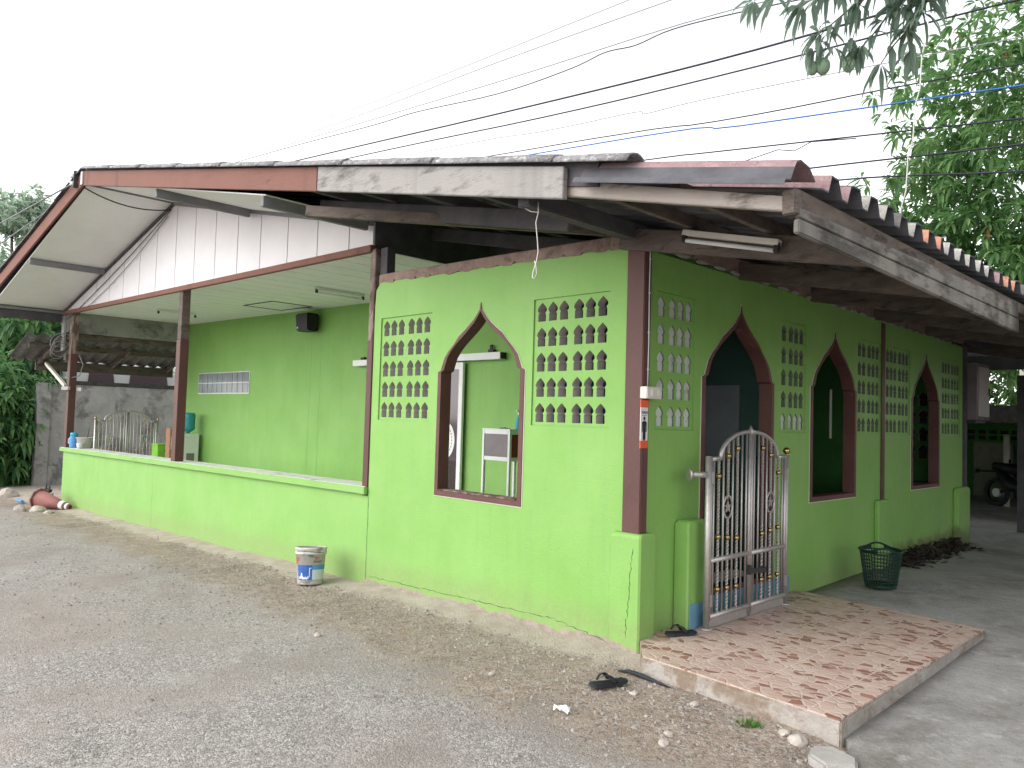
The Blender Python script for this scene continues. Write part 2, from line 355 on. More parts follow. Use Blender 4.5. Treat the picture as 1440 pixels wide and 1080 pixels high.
def tag(o, label=None, cat=None, group=None, kind=None):
    if label: o['label'] = label
    if cat: o['category'] = cat
    if group: o['group'] = group
    if kind: o['kind'] = kind
    return o
def thing(name, label, cat, loc=(0, 0, 0), rz=0, group=None):
    o = bpy.data.objects.new(name, None); COL.objects.link(o); o.empty_display_size = .2
    o.location = loc; o.rotation_euler = (0, 0, rz); return tag(o, label, cat, group)
def dup(root, loc, rz=None, label=None):
    def cp(o, par):
        c = o.copy(); COL.objects.link(c)
        if par: c.parent = par
        for ch in list(o.children): cp(ch, c)
        return c
    r = cp(root, None); r.location = loc
    if rz is not None: r.rotation_euler = (0, 0, rz)
    if label: r['label'] = label
    return r

def plate_mesh(name, outer, holes, t, fn, mats, side=0):
    """flat plate with holes: (u, v) outlines, w in [-t/2, t/2] mapped by fn(u, v, w); faces around the edges get material 'side'"""
    cu = bpy.data.curves.new(name, 'CURVE'); cu.dimensions = '2D'; cu.fill_mode = 'BOTH'; cu.extrude = t / 2
    for lp in [outer] + holes:
        sp = cu.splines.new('POLY'); sp.points.add(len(lp) - 1)
        for k, (u, v) in enumerate(lp): sp.points[k].co = (u, v, 0, 1)
        sp.use_cyclic_u = True
    ob = bpy.data.objects.new('tmp', cu); me = bpy.data.meshes.new_from_object(ob)
    bpy.data.objects.remove(ob); bpy.data.curves.remove(cu)
    me.name = name; me.materials.clear()
    for mm in mats: me.materials.append(mm)
    for p in me.polygons:
        p.material_index = 0 if abs(p.normal.z) > .7 else side; p.use_smooth = False
    for v in me.vertices: v.co = fn(*v.co)
    bm = bmesh.new(); bm.from_mesh(me); bmesh.ops.remove_doubles(bm, verts=bm.verts, dist=1e-5)
    bmesh.ops.recalc_face_normals(bm, faces=bm.faces); bm.to_mesh(me); bm.free()
    return me
def obj(name, me, parent=None):
    o = bpy.data.objects.new(name, me); COL.objects.link(o)
    if parent: o.parent = parent
    return o
def text_mesh(name, body, size, fn, mat, depth=.001, align='CENTER'):
    cu = bpy.data.curves.new(name, 'FONT'); cu.body = body; cu.size = size; cu.extrude = depth; cu.align_x = align; cu.resolution_u = 3
    ob = bpy.data.objects.new('tmp', cu); me = bpy.data.meshes.new_from_object(ob); bpy.data.objects.remove(ob); bpy.data.curves.remove(cu)
    me.name = name; me.materials.clear(); me.materials.append(mat)
    for v in me.vertices: v.co = fn(*v.co)
    return me
def fy(x, y, z): return Vector((x, y, z))
def rag(a, b, va, vb, n, amp, seed):
    return [(a + (b - a) * k / n, va + (vb - va) * k / n + amp * (noise.noise((k * .9 + seed, seed, 0)) + .6 * noise.noise((k * 2.7, seed, 3)))) for k in range(n + 1)]

# ------------------------------------------------------------------ ground
def base_z(x, y):
    z = .0235 * max(-18., min(0., x))
    return z
def gz(x, y):
    z = base_z(x, y)
    if -20 < x < 8 and -9 < y < 4:
        z += .030 * noise.noise((x * .7, y * .9, 0)) + .012 * noise.noise((x * 3, y * 3, 2))
        if x < .25:
            k = max(0., 1 - abs(min(0., y)) / .42); z += .05 * k * (.7 + .5 * noise.noise((x * 1.7, 5, 1)))
        if x > 1.5: z -= .05 * min(1., (x - 1.5) / .3)
    return z
def axis(a, b, step, far):
    l = [a + step * k for k in range(int(round((b - a) / step)) + 1)]
    ext = [1, 3, 7, 15, 35, 80, 180, far]
    return [a - e for e in ext[::-1]] + l + [b + e for e in ext]
xs = axis(-17.5, 5, .075, 400); ys = axis(-6.5, 1.5, .06, 400)
g = MB(); W = len(xs)
g.add([(x, y, gz(x, y)) for y in ys for x in xs], [(j * W + i, j * W + i + 1, (j + 1) * W + i + 1, (j + 1) * W + i) for j in range(len(ys) - 1) for i in range(W - 1)], 0, True)
tag(g.build('ground', M['ground']), kind='structure')

def yz(x, y): return max(.015, min(.10, .02 + .018 * (y + .4))) + .006 * noise.noise((x * 1.5, y * 1.5, 7))
g = MB()
def block(x0, x1, y0, y1, nx, ny):
    vs = []
    for j in range(ny + 1):
        y = y0 + (y1 - y0) * j / ny
        xa = x0(y)
        for i in range(nx + 1):
            x = xa + (x1 - xa) * (i / nx); vs.append((x, y, yz(x, y) if i else -.06))
            if i == 0: vs.append((x + .004, y, yz(x, y)))
    w = nx + 2
    g.add(vs, [(j * w + i, j * w + i + 1, (j + 1) * w + i + 1, (j + 1) * w + i) for j in range(ny) for i in range(w - 1)], 0, True)
def edge(y):
    return 1.63 + (.10 * max(0, -.35 - y)) + (.05 * noise.noise((y * 5, 1, 4)) + .03 * noise.noise((y * 14, 1, 9)) if y < -.42 else -.09)
block(edge, 9, -8, 2.2, 40, 120); block(lambda y: -.06, 9, 2.2, 7.7, 30, 32); block(lambda y: -6., 9, 7.7, 17, 30, 24)
tag(g.build('concrete_yard', M['yard']), kind='structure')

# ------------------------------------------------------------------ the building
B = thing('village_hall', 'bright green single storey hall with low gabled roof, pointed arch windows and open front counter', 'building')
XR, ZR, SL = -8.62, 4.93, .207
def zroof(x): return ZR - SL * (x - XR) if x > XR else ZR - .20 * (XR - x)

def ogee(cx, hw, z0, zs, za, grow=0.):
    pr = [(1, 0), (.93, .03), (.905, .10), (.84, .25), (.745, .36), (.63, .46), (.49, .56), (.35, .655), (.24, .74), (.15, .815), (.07, .905), (.02, .97)]
    h = za - zs
    R = [(cx + (hw + grow) * a, zs + h * b + (grow * .6 if b > .5 else 0)) for a, b in pr]
    L = [(2 * cx - u, v) for u, v in R[::-1]]
    return [(cx - hw - grow, z0 - grow), (cx + hw + grow, z0 - grow)] + R + [(cx, za + grow * 1.6)] + L

# openings
A_PAN = [(-3.160, -2.362, 2), (-1.068, -.295, 2)]
B_PAN = [(.165, .678, 4), (2.105, 2.61, 4), (3.845, 4.505, 5), (4.657, 5.441, 6), (6.646, 7.449, 6)]
A_WIN = (-1.693, .50, .95, 2.01, 2.53)
DOOR = (1.372, .545, .32, 1.98, 2.53)
B_WIN = [(3.255, .50, .95, 2.0, 2.50), (6.005, .48, .95, 2.0, 2.50)]
rect = lambda a, b, c, d: [(a, c), (b, c), (b, d), (a, d)]
GR = .045   # painted frame width around an opening

out = [(-3.275, -.22), (-.128, -.22), (-.128, 2.86)] + rag(-.16, -3.20, 2.865, 2.93, 44, .022, 3) + [(-3.262, 2.86), (-3.275, 2.7)]
holes = [rect(a, b, 1.562, 2.568) for a, b, _ in A_PAN] + [ogee(*A_WIN, grow=GR - .006)]
obj('front_wall', plate_mesh('front_wall', out, holes, .10, lambda u, v, w: Vector((u, .05 - w, v)), [M['green'], M['green']]), B)
out = [(.056, -.05), (7.55, -.05), (7.55, 2.80)] + rag(7.5, .06, 2.80, 2.87, 60, .02, 8)
holes = [rect(a, b, 1.558, 2.565) for a, b, _ in B_PAN] + [ogee(*w, grow=GR - .006) for w in [DOOR] + B_WIN]
obj('side_wall', plate_mesh('side_wall', out, holes, .10, lambda u, v, w: Vector((-.05 + w, u, v)), [M['green'], M['green']]), B)

# frames (a band on the wall face and the painted reveal)
def frame(name, spec, fn):
    f = obj(name, plate_mesh(name, ogee(*spec, grow=GR), [ogee(*spec)], .122, fn, [M['frame'], M['frame']]), B)
    obj('filler_line', plate_mesh('filler_line', ogee(*spec, grow=GR + .009), [ogee(*spec, grow=GR + .001)], .108, fn, [M['offwhite'], M['offwhite']]), f)
    return f
frame('window_frame', A_WIN, lambda u, v, w: Vector((u, .05 - w, v)))
frame('door_frame', DOOR, lambda u, v, w: Vector((-.05 + w, u, v)))
for w_ in B_WIN: frame('window_frame', w_, lambda u, v, w: Vector((-.05 + w, u, v)))
# chipped sill of the front window
o = MB().box(A_WIN[0] - .49, -.016, .953, A_WIN[0] + .49, .111, .962).build('window_sill', M['post_worn'], B)

# pierced breeze block panels
def keyhole(c, z0, w, h):
    pr = [(.42, 0), (.42, .40), (.33, .44), (.36, .48), (.50, .55), (.50, .66), (.42, .76), (.28, .85), (.12, .94)]
    R = [(c + w * a, z0 + h * b) for a, b in pr]
    return R + [(c, z0 + h)] + [(2 * c - u, v) for u, v in R[::-1]]
def panel(u0, u1, z0, groups, fn, d=.086, sm='block_inside'):
    """groups: list of hole counts side by side"""
    hs = []; tot = sum(groups); gap = .035; pad = .022
    pitch = (u1 - u0 - 2 * pad - gap * (len(groups) - 1)) / tot
    cs = []; u = u0 + pad
    for gn in groups:
        for k in range(gn): cs.append(u + pitch * (k + .5))
        u += pitch * gn + gap
    for r in range(5):
        for c in cs: hs.append(keyhole(c, z0 + .027 + r * .2, min(.098, pitch * .86), .150))
    p = obj('breeze_block_panel', plate_mesh('breeze_block_panel', rect(u0 + .001, u1 - .001, z0 + .001, z0 + 1.005), hs, d, fn, [M['green'], M[sm]], 1), B)
    return p, cs
fa = lambda u, v, w: Vector((u, .056 - w, v)); fb = lambda u, v, w: Vector((-.037 + w, u, v))
for a, b, n in A_PAN: panel(a, b, 1.562, [3, 3], fa)
for k, (a, b, n) in enumerate(B_PAN):
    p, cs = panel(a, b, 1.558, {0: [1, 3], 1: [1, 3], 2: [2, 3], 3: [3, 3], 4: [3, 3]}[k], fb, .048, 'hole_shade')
    mb = MB()
    if k == 0: mb.box(-.056, a + .005, 1.563, -.027, b - .005, 2.56)
    if k == 1: mb.box(-.056, a + .005, 1.563, -.027, b - .005, 1.76)
    if mb.v: mb.build('hole_filling', surf('whitish_hole_filling_%s' % 'ab'[k], (.42, .47, .43), (.58, .62, .57), 9, .8, .01, 14, (.3, .34, .3), .6, 6), p)

# corner stub, door stub, mid stub, end stub: rounded green plinths under the posts
def stub(x0, y0, x1, y1, z1, bot=-.3, mats=None, r=.07):
    m = MB(); rings = [(0, bot), (0, z1 - r)] + [(r * (1 - math.cos(t * math.pi / 12)), z1 - r + r * math.sin(t * math.pi / 12)) for t in range(1, 7)]
    vs = []; c = .012
    for i_, z in rings:
        a0, b0, a1, b1 = x0 + i_ * .5, y0 + i_, x1 - i_ * .5, y1 - i_
        vs += [(a0 + c, b0, z), (a1 - c, b0, z), (a1, b0 + c, z), (a1, b1 - c, z), (a1 - c, b1, z), (a0 + c, b1, z), (a0, b1 - c, z), (a0, b0 + c, z)]
    n = len(rings)
    m.add(vs, [(k * 8 + q, k * 8 + (q + 1) % 8, k * 8 + 8 + (q + 1) % 8, k * 8 + 8 + q) for k in range(n - 1) for q in range(8)], 0, False)
    m.add([], [], 0); m.f.append([(n - 1) * 8 + q for q in range(8)]); m.m.append(0); m.sm.append(False)
    return m.build('pillar_stub', M['green'], B)
stub(-.20, -.065, .062, .128, .835, r=.035)
ds = stub(-.002, .44, .125, .72, .90, r=.045)
MB().box(.1262, .462, .08, .137, .728, .30).box(.02, .7215, .08, .1255, .728, .30).build('blue_tile_base', M['blue_tile'], ds)
stub(-.002, 4.33, .055, 4.62, .84, r=.02)
stub(-.002, 7.13, .07, 7.66, .865, r=.06)

def ctz(x): return .893 + .0072 * (x + 3.29)
# posts
MB().box(-.126, -.032, .78, .028, .055, 2.86).build('corner_post', M['post'], B, .006)
MB().box(.003, 4.50, .80, .016, 4.59, 2.80).build('side_post', M['post'], B)
MB().box(-.09, 7.552, -.05, .03, 7.66, 2.82).build('end_post', M['dark_wood'], B, .005)
MB().box(-3.375, -.012, .80, -3.28, .085, 2.35).build('post', M['post'], B, .005)
MB().box(-3.37, -.010, 2.352, -3.282, .082, 3.285).build('post_top', M['post_worn'], B, .006)
MB().box(-3.255, .03, 3.02, -3.14, .13, 3.29).build('short_post', M['dark_wood'], B, .004)
for px, w in ((-8.16, .15), (-13.38, .17)):
    p = MB().box(px - w / 2, -.01, ctz(px) - .002, px + w / 2, .115, 2.62).build('post', M['post'], B, .006)
    MB().box(px - w / 2 + .005, -.005, 2.622, px + w / 2 - .005, .110, 3.29 + (-3.3 - px) * .0163).build('post_top', M['post_worn'] if px < -9 else M['old_wood'], p, .006)
MB().box(-13.28, .1155, 1.90, -13.0, .15, 1.97).box(-13.62, -.055, 1.92, -13.20, -.012, 1.985).build('nailed_board', M['cement'], B)

# wall-top beams
MB().hexa([(-3.25, .012, 2.90), (.0, .012, 2.83), (.0, .13, 2.83), (-3.25, .13, 2.90), (-3.25, .012, 3.02), (.0, .012, 2.97), (.0, .13, 2.97), (-3.25, .13, 3.02)]).build('wall_top_beam', M['beam'], B, .01)
MB().box(-.125, -1.165, 2.90, -.018, 9.3, 3.01).build('wall_top_beam', M['dark_wood'], B, .008)
MB().box(-.012, .13, 2.835, .0, 7.6, 2.985).build('beam_facing', M['beam'], B)
# raw plaster chips along the top of the walls
for k in range(26):
    ch = MB(); y = .2 + k * .27 + random.uniform(-.05, .05); z = 2.868 - .0094 * y
    pts = [(y + random.uniform(.05, .13) * math.cos(a), z + random.uniform(.008, .02) * math.sin(a)) for a in (0, 1, 2, 3, 4.2, 5.2)]
    ch.prism(pts, lambda u, v, d: (d, u, v), .0005, .012).build('plaster_chip', M['cement'], B)
for k in range(9):
    ch = MB(); x = -3.1 + k * .36 + random.uniform(-.1, .1); z = 2.93 + (-.018) * (x + 3.2)
    pts = [(x + random.uniform(.04, .12) * math.cos(a), z + random.uniform(.01, .02) * math.sin(a)) for a in (0, 1, 2, 3, 4.2, 5.2)]
    ch.prism(pts, lambda u, v, d: (u, d, v), -.006, .014).build('plaster_chip', M['beam'], B)

# cracks in the plaster: thin dark jagged grooves lines lying on the wall
def crack(pts, fn, w=.004):
    c = MB(); vs = []
    for k, (u, v) in enumerate(pts):
        ww = w * (.35 + .9 * random.random()) * (1 if 0 < k < len(pts) - 1 else .2)
        vs += [fn(u - ww / 2, v - ww / 3), fn(u + ww / 2, v + ww / 3)]
    c.add(vs, [(2 * k, 2 * k + 1, 2 * k + 3, 2 * k + 2) for k in range(len(pts) - 1)])
    return c
def jag(u0, v0, u1, v1, n, a):
    return [(u0 + (u1 - u0) * k / n + random.uniform(-a, a), v0 + (v1 - v0) * k / n + random.uniform(-a, a) * .5) for k in range(n + 1)]
A_ = lambda u, v: (u, -.0012, v)
for pts, w in ((jag(-3.268, -.02, -3.262, .80, 26, .004), .006), (jag(-3.2, .02, -.75, .095, 60, .012), .007), (jag(-.75, .09, -.22, .03, 16, .015), .006)):
    crack(pts, A_, w).build('plaster_crack', M['dark'], B)
crack(jag(-.05, .12, .0, .74, 30, .008), lambda u, v: (u, -.0665, v), .005).build('plaster_crack', M['dark'], B)
crack(jag(-8.9, -.17, -8.88, .72, 16, .004), lambda u, v: (u, -.0012, v), .004).build('plaster_crack', M['dark'], B)

# counter (half wall) with its overhanging top; the far end has settled a little
def ctz(x): return .893 + .0072 * (x + 3.29)
MB().hexa([(-13.46, 0, -.6), (-3.277, 0, -.35), (-3.277, .12, -.35), (-13.46, .12, -.6), (-13.46, 0, ctz(-13.46) - .075), (-3.277, 0, ctz(-3.277) - .075), (-3.277, .12, ctz(-3.277) - .075), (-13.46, .12, ctz(-13.46) - .075)]).build('counter_wall', M['green'], B)
ct = MB(); N = 60
for (ya, yb, za, zb, nm) in ((-.045, .30, -.074, -.004, 0),):
    vs = []
    for k in range(N + 1):
        x = -13.56 + (10.28) * k / N; e = .004 * noise.noise((x * 6, 2, 2)) + .003 * noise.noise((x * 17, 1, 5))
        z = ctz(x)
        vs += [(x, ya + e, z + za + e), (x, ya + e, z + zb), (x, yb, z + zb), (x, yb, z + za)]
    fs = [(4 * k + q, 4 * k + (q + 1) % 4, 4 * k + 4 + (q + 1) % 4, 4 * k + 4 + q) for k in range(N) for q in range(4)] + [(0, 1, 2, 3), (4 * N + 3, 4 * N + 2, 4 * N + 1, 4 * N)]
    ct.add(vs, fs)
c_ = ct.build('countertop', M['green'], B, .004)
MB().hexa([(x, y, ctz(x) + dz) for dz in (-.0035, .001) for x, y in ((-13.555, -.03), (-3.30, -.03), (-3.30, .296), (-13.555, .296))]).build('countertop_slab', M['counter'], c_)

# gable cladding, one groove between boards
xb = [-13.92, -13.5, -12.77, -12.02, -11.31, -10.63, -9.9, -9.2, -8.45, -7.77, -7.09, -6.42, -5.79, -5.11, -4.44, -3.8, -3.35]
def gtop(x): return (4.705 - .2175 * (x + 8.57)) if x > -8.57 else (4.705 - .229 * (-8.57 - x))
def gbot(x): return 3.33 + (3.478 - 3.33) * (-3.35 - x) / 10.57
gc = MB()
for a, b in zip(xb[:-1], xb[1:]):
    a += .009; b -= .009
    poly = [(a, gbot(a)), (b, gbot(b)), (b, gtop(b))] + ([(-8.57, gtop(-8.57))] if a < -8.57 < b else []) + [(a, gtop(a))]
    gc.prism(poly, lambda u, v, d: (u, d, v), 0, .02, 0)
gc.prism([(-13.93, gbot(-13.93)), (-3.345, gbot(-3.345)), (-3.345, gtop(-3.345) + .04), (-8.57, 4.75), (-13.93, gtop(-13.93) + .04)], lambda u, v, d: (u, d, v), .0205, .04, 1)
gc.build('gable_cladding', [M['gable'], M['dark_wood']], B)
MB().bar((-13.95, -.005, gbot(-13.95) - .035), (-3.345, -.005, gbot(-3.345) - .035), .06, .072).build('gable_trim', M['red_fascia'], B, .004)
for x0, x1 in ((-13.93, -8.57), (-8.57, -3.35)):
    MB().bar((x0, -.014, gtop(x0) - .02), (x1, -.014, gtop(x1) - .02), .026, .045).build('gable_batten', M['grey_purlin'] if x1 > -5 else M['dark_wood'], B)
# attic side board closing the ceiling space
MB().hexa([(-3.362, .045, 3.295), (-3.338, .045, 3.295), (-3.338, 2.42, 3.295), (-3.362, 2.42, 3.295), (-3.362, .045, 3.74), (-3.338, .045, 3.74), (-3.338, 2.42, 3.74), (-3.362, 2.42, 3.74)]).build('attic_board', M['dark_wood'], B)

# soffit under the overhang
def zsof(x): return (4.715 - .2175 * (x + 8.6)) if x > -8.6 else (4.715 - .2285 * (-8.6 - x))
sf = MB()
for x0, x1 in ((-13.95, -8.6), (-8.6, -3.36)):
    sf.hexa([(x0, -1.185, zsof(x0)), (x1, -1.185, zsof(x1)), (x1, -.002, zsof(x1)), (x0, -.002, zsof(x0)), (x0, -1.185, zsof(x0) + .012), (x1, -1.185, zsof(x1) + .012), (x1, -.002, zsof(x1) + .012), (x0, -.002, zsof(x0) + .012)])
sf.build('soffit', M['soffit'], B)
for x in (-11.53, -6.06, -3.43):
    MB().bar((x, -1.18, zsof(x) - .052), (x, -.03, zsof(x) - .052), .055, .10).build('purlin', M['grey_purlin'], B, .004)
MB().bar((-8.6, -1.18, zsof(-8.6) - .012), (-8.6, -.03, zsof(-8.6) - .012), .03, .025).build('purlin', M['grey_purlin'], B)
MB().bar((-13.93, -1.18, 3.45), (-13.93, -.02, 3.45), .06, .05).build('purlin', M['grey_purlin'], B, .004)
MB().bar((-13.99, -1.18, 3.37), (-13.99, .1, 3.37), .06, .22).build('eave_beam', M['dark_wood'], B, .004)

# ceiling of the hall, level with the gable trim
def zc(x): return 3.295 + (-3.3 - x) * .0163
ce = MB().hexa([(-13.75, .045, zc(-13.75)), (-3.365, .045, zc(-3.365)), (-3.365, 2.43, zc(-3.365)), (-13.75, 2.43, zc(-13.75)), (-13.75, .045, zc(-13.75) + .015), (-3.365, .045, zc(-3.365) + .015), (-3.365, 2.43, zc(-3.365) + .015), (-13.75, 2.43, zc(-13.75) + .015)]).build('ceiling', M['ceiling'], B)
h = MB()
for a, b in (((-9.2, 1.45), (-8.2, 1.45)), ((-8.2, 1.45), (-8.2, 2.15)), ((-8.2, 2.15), (-9.2, 2.15)), ((-9.2, 2.15), (-9.2, 1.45))):
    h.bar((a[0], a[1], zc(a[0]) - .004), (b[0], b[1], zc(b[0]) - .004), .03, .007)
h.build('access_hatch', M['dark'], ce)

# rear wall of the hall, with doorway
YB = 2.40
poly = [(-13.95, -.4), (-5.72, -.4), (-5.72, .1), (-5.72, 2.32), (-4.72, 2.32), (-4.72, -.4), (-.101, -.4), (-.101, 3.08), (-3.2, 3.72), (-3.36, 3.40), (-13.95, 3.56)]
bw = obj('rear_hall_wall', plate_mesh('rear_hall_wall', poly, [], .10, lambda u, v, w: Vector((u, YB + .05 - w, v)), [M['green'], M['green']]), B)
for x, z0, z1 in ((-8.60, .1, 3.0), (-8.28, .1, 3.0), (-1.9, .2, 2.7)):
    crack(jag(x, z0, x + .03, z1, 18, .004), lambda u, v: (u, YB - .0015, v), .012).build('plaster_crack', M['dim_green'], bw)
gb = MB(); gb.box(-13.08, YB - .012, 1.945, -10.78, YB + .0, 2.385, 1)
for r in range(2):
    for k in range(10):
        x0 = -13.06 + k * .2265; z0 = 1.965 + r * .208
        gb.box(x0 + .012, YB - .022, z0 + .006, x0 + .2145, YB - .013, z0 + .195, 0)
gb.build('glass_block_window', [M['glass_block'], M['white']], bw, .002)
# sliding door: track, leaf, pane, stickers
sd = MB().box(-5.85, YB - .085, .12, -4.55, YB - .045, .22).box(-5.85, YB - .085, 2.255, -4.55, YB - .045, 2.345).box(-4.63, YB - .085, .22, -4.55, YB - .045, 2.255).box(-5.85, YB - .085, .22, -5.75, YB - .045, 2.255).build('sliding_door', M['alu'], B, .003)
MB().box(-5.75, YB - .068, .22, -4.63, YB - .06, 2.255).build('glass_pane', M['glass_dark'], sd)
st = MB(); st.prism([(-4.93 + .235 * math.cos(a * math.pi / 18), 1.30 + .27 * math.sin(a * math.pi / 18)) for a in range(36)], lambda u, v, d: (u, d, v), YB - .0695, YB - .0685, 0)
st.prism([(-4.93 + .085 * math.cos(a * math.pi / 9), 1.26 + .09 * math.sin(a * math.pi / 9)) for a in range(18)], lambda u, v, d: (u, d, v), YB - .0705, YB - .0698, 1)
for a in range(0, 360, 12):      # ring of tiny lettering strokes
    c, s2 = math.cos(R_(a)), math.sin(R_(a)); st.box(-4.93 + .185 * c - .009, YB - .0705, 1.30 + .212 * s2 - .013, -4.93 + .185 * c + .004, YB - .0698, 1.30 + .212 * s2 + .013, 1)
st.box(-4.98, YB - .0695, 1.60, -4.87, YB - .0685, 1.71, 0).box(-4.945, YB - .0705, 1.63, -4.905, YB - .0698, 1.68, 2)
st.build('door_sticker', [M['white'], M['blue'], M['dark']], sd)
tr = MB().box(-7.15, YB - .105, 2.365, -3.83, YB - .002, 2.455).build('door_track', M['alu'], B, .004)
MB().box(-3.829, YB - .1, 2.37, -3.815, YB - .006, 2.45).box(-4.1, YB - .06, 2.456, -4.0, YB - .02, 2.50).box(-4.08, YB - .05, 2.50, -4.04, YB - .03, 2.56).box(-7.0, YB - .06, 2.456, -6.9, YB - .02, 2.50).build('track_roller', M['dark'], tr)

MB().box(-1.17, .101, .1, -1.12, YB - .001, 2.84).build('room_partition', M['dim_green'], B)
MB().box(-1.118, YB - .012, .1, -.102, YB - .003, 2.80).build('shade_lining', M['shade_teal'], B)  # added linings, coloured dark to stand in for the shade of the doorway room
MB().box(-1.118, .102, .325, -1.112, YB - .013, 2.79).build('shade_lining', M['shade_teal'], B)
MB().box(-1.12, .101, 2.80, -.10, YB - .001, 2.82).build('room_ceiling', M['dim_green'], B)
# back rooms behind the rear wall
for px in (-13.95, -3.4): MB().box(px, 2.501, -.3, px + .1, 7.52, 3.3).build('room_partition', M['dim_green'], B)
pan_h = rect(-1.45, -.42, 1.2, 2.2)
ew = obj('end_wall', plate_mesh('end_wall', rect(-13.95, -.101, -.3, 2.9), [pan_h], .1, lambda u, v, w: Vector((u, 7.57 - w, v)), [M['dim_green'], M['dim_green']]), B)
hs = [keyhole(-1.45 + .17 * (k + .55), 1.22 + r * .25, .14, .2) for k in range(6) for r in range(4)]
obj('breeze_block_panel', plate_mesh('breeze_block_panel', rect(-1.449, -.421, 1.201, 2.199), hs, .08, lambda u, v, w: Vector((u, 7.57 - w, v)), [M['dim_green'], M['block_inside']], 1), ew)
MB().box(-1.47, 7.60, 1.18, -.40, 7.615, 2.22).build('hole_shade_board', M['dark_wood'], ew)  # dark board added in place of the unlit space behind the holes
MB().box(-3.29, 2.51, 2.86, -.13, 7.5, 2.88).build('room_ceiling', M['dim_green'], B)
MB().box(-14.9, .70, -.5, -.101, 7.5, .10).box(-13.44, .121, -.5, -.101, .699, .10).build('floor_slab', M['pale_step'], B)
# grey render above the open left side
MB().hexa([(-13.95, .02, 3.06), (-13.752, .02, 3.06), (-13.752, 2.40, 3.06), (-13.95, 2.40, 3.06), (-13.95, .02, 3.52), (-13.752, .02, 3.47), (-13.752, 2.40, 3.47), (-13.95, 2.40, 3.52)]).build('left_upper_wall', M['fence'], B, .006)
MB().box(-13.97, .05, 2.96, -13.80, 2.39, 3.055).build('lintel', M['old_wood'], B, .005)
MB().box(-13.97, -.02, 2.70, -13.78, .018, 3.40).build('wall_end_pier', M['fence'], B, .006)

# door step with blue risers
MB().box(-.35, .725, .08, -.004, 1.915, .32).build('door_step', M['pale_step'], B)
MB().box(-.0035, .73, .11, .008, 2.30, .275).build('tile_skirting', M['blue_tile'], B)

# notice board seen through the doorway
MB().box(-1.02, YB - .03, 1.30, -.55, YB - .0125, 2.0).build('notice_board', M['chalk'], B, .003)

# ------------------------------------------------------------------ roof
def wave(y, pitch=.23, y0=-1.10):
    t = ((y - y0) / pitch) % 1.
    if t < .18 or t > .82: return 0.
    if t < .34: return -(t - .18) / .16
    if t > .66: return -(.82 - t) / .16
    return -1.
def ysamp(a, b, pitch=.23, y0=-1.10):
    l = {a, b}; k = math.floor((a - y0) / pitch) - 1
    while y0 + k * pitch < b:
        for t in (0, .18, .34, .5, .66, .82):
            y = y0 + (k + t) * pitch
            if a < y < b: l.add(y)
        k += 1
    return sorted(l)
def sheet(x0, x1, ya, yb, lift=0, amp=.058, thick=.008, jag_=0.):
    m = MB(); yl = ysamp(ya, yb); n = len(yl)
    nx = 2 if abs(x1 - x0) < 2 else 5
    vs = []
    for q in (0, 1):
        for k in range(nx + 1):
            for y in yl:
                x = x0 + (x1 - x0) * k / nx
                if k == nx and jag_: x += jag_ * noise.noise((y * 9, 3, 1))
                sag = .012 * noise.noise((x * .5, y * .35, 11))
                vs.append((x, y, zroof(x) + amp * wave(y) + lift + sag - q * thick))
    o = (nx + 1) * n; fs = []
    for k in range(nx):
        for j in range(n - 1):
            a = k * n + j; fs += [(a, a + 1, a + n + 1, a + n), (o + a + n, o + a + n + 1, o + a + 1, o + a)]
    for j in range(n - 1):
        fs += [(j, o + j, o + j + 1, j + 1), (nx * n + j, nx * n + j + 1, o + nx * n + j + 1, o + nx * n + j)]
    for k in range(nx):
        a = k * n; b = k * n + n - 1; fs += [(a, a + n, o + a + n, o + a), (b, o + b, o + b + n, b + n)]
    m.add(vs, fs)
    for q, f in enumerate(m.f):
        if f[0] >= o or f[1] >= o or f[2] >= o: m.m[q] = 1
    return m
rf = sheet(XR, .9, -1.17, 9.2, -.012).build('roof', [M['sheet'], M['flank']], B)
sheet(XR, -15.4, -1.17, 9.2, -.012).build('roof_sheet', [M['sheet'], M['flank']], rf)
lim = [(-1.02, -.68, 'sheet_pink'), (-.68, -.22, 'sheet_light'), (-.22, .01, 'sheet'), (.01, .24, 'sheet_light'), (.24, .70, 'sheet_orange'), (.70, 1.85, 'sheet_light'), (1.85, 2.08, 'sheet_pink'), (2.08, 2.54, 'sheet_orange'), (2.54, 3.0, 'sheet'), (3.0, 9.2, 'sheet')]
for k, (a, b, mn) in enumerate(lim):
    sheet(.6 - .05 * (k % 2), 1.71 + .03 * noise.noise((k * 3.7, 0, 0)), a, b + .02, .004 + .006 * (k % 3), .085, .008, .012).build('eave_sheet', [M[mn], M['flank']], rf)
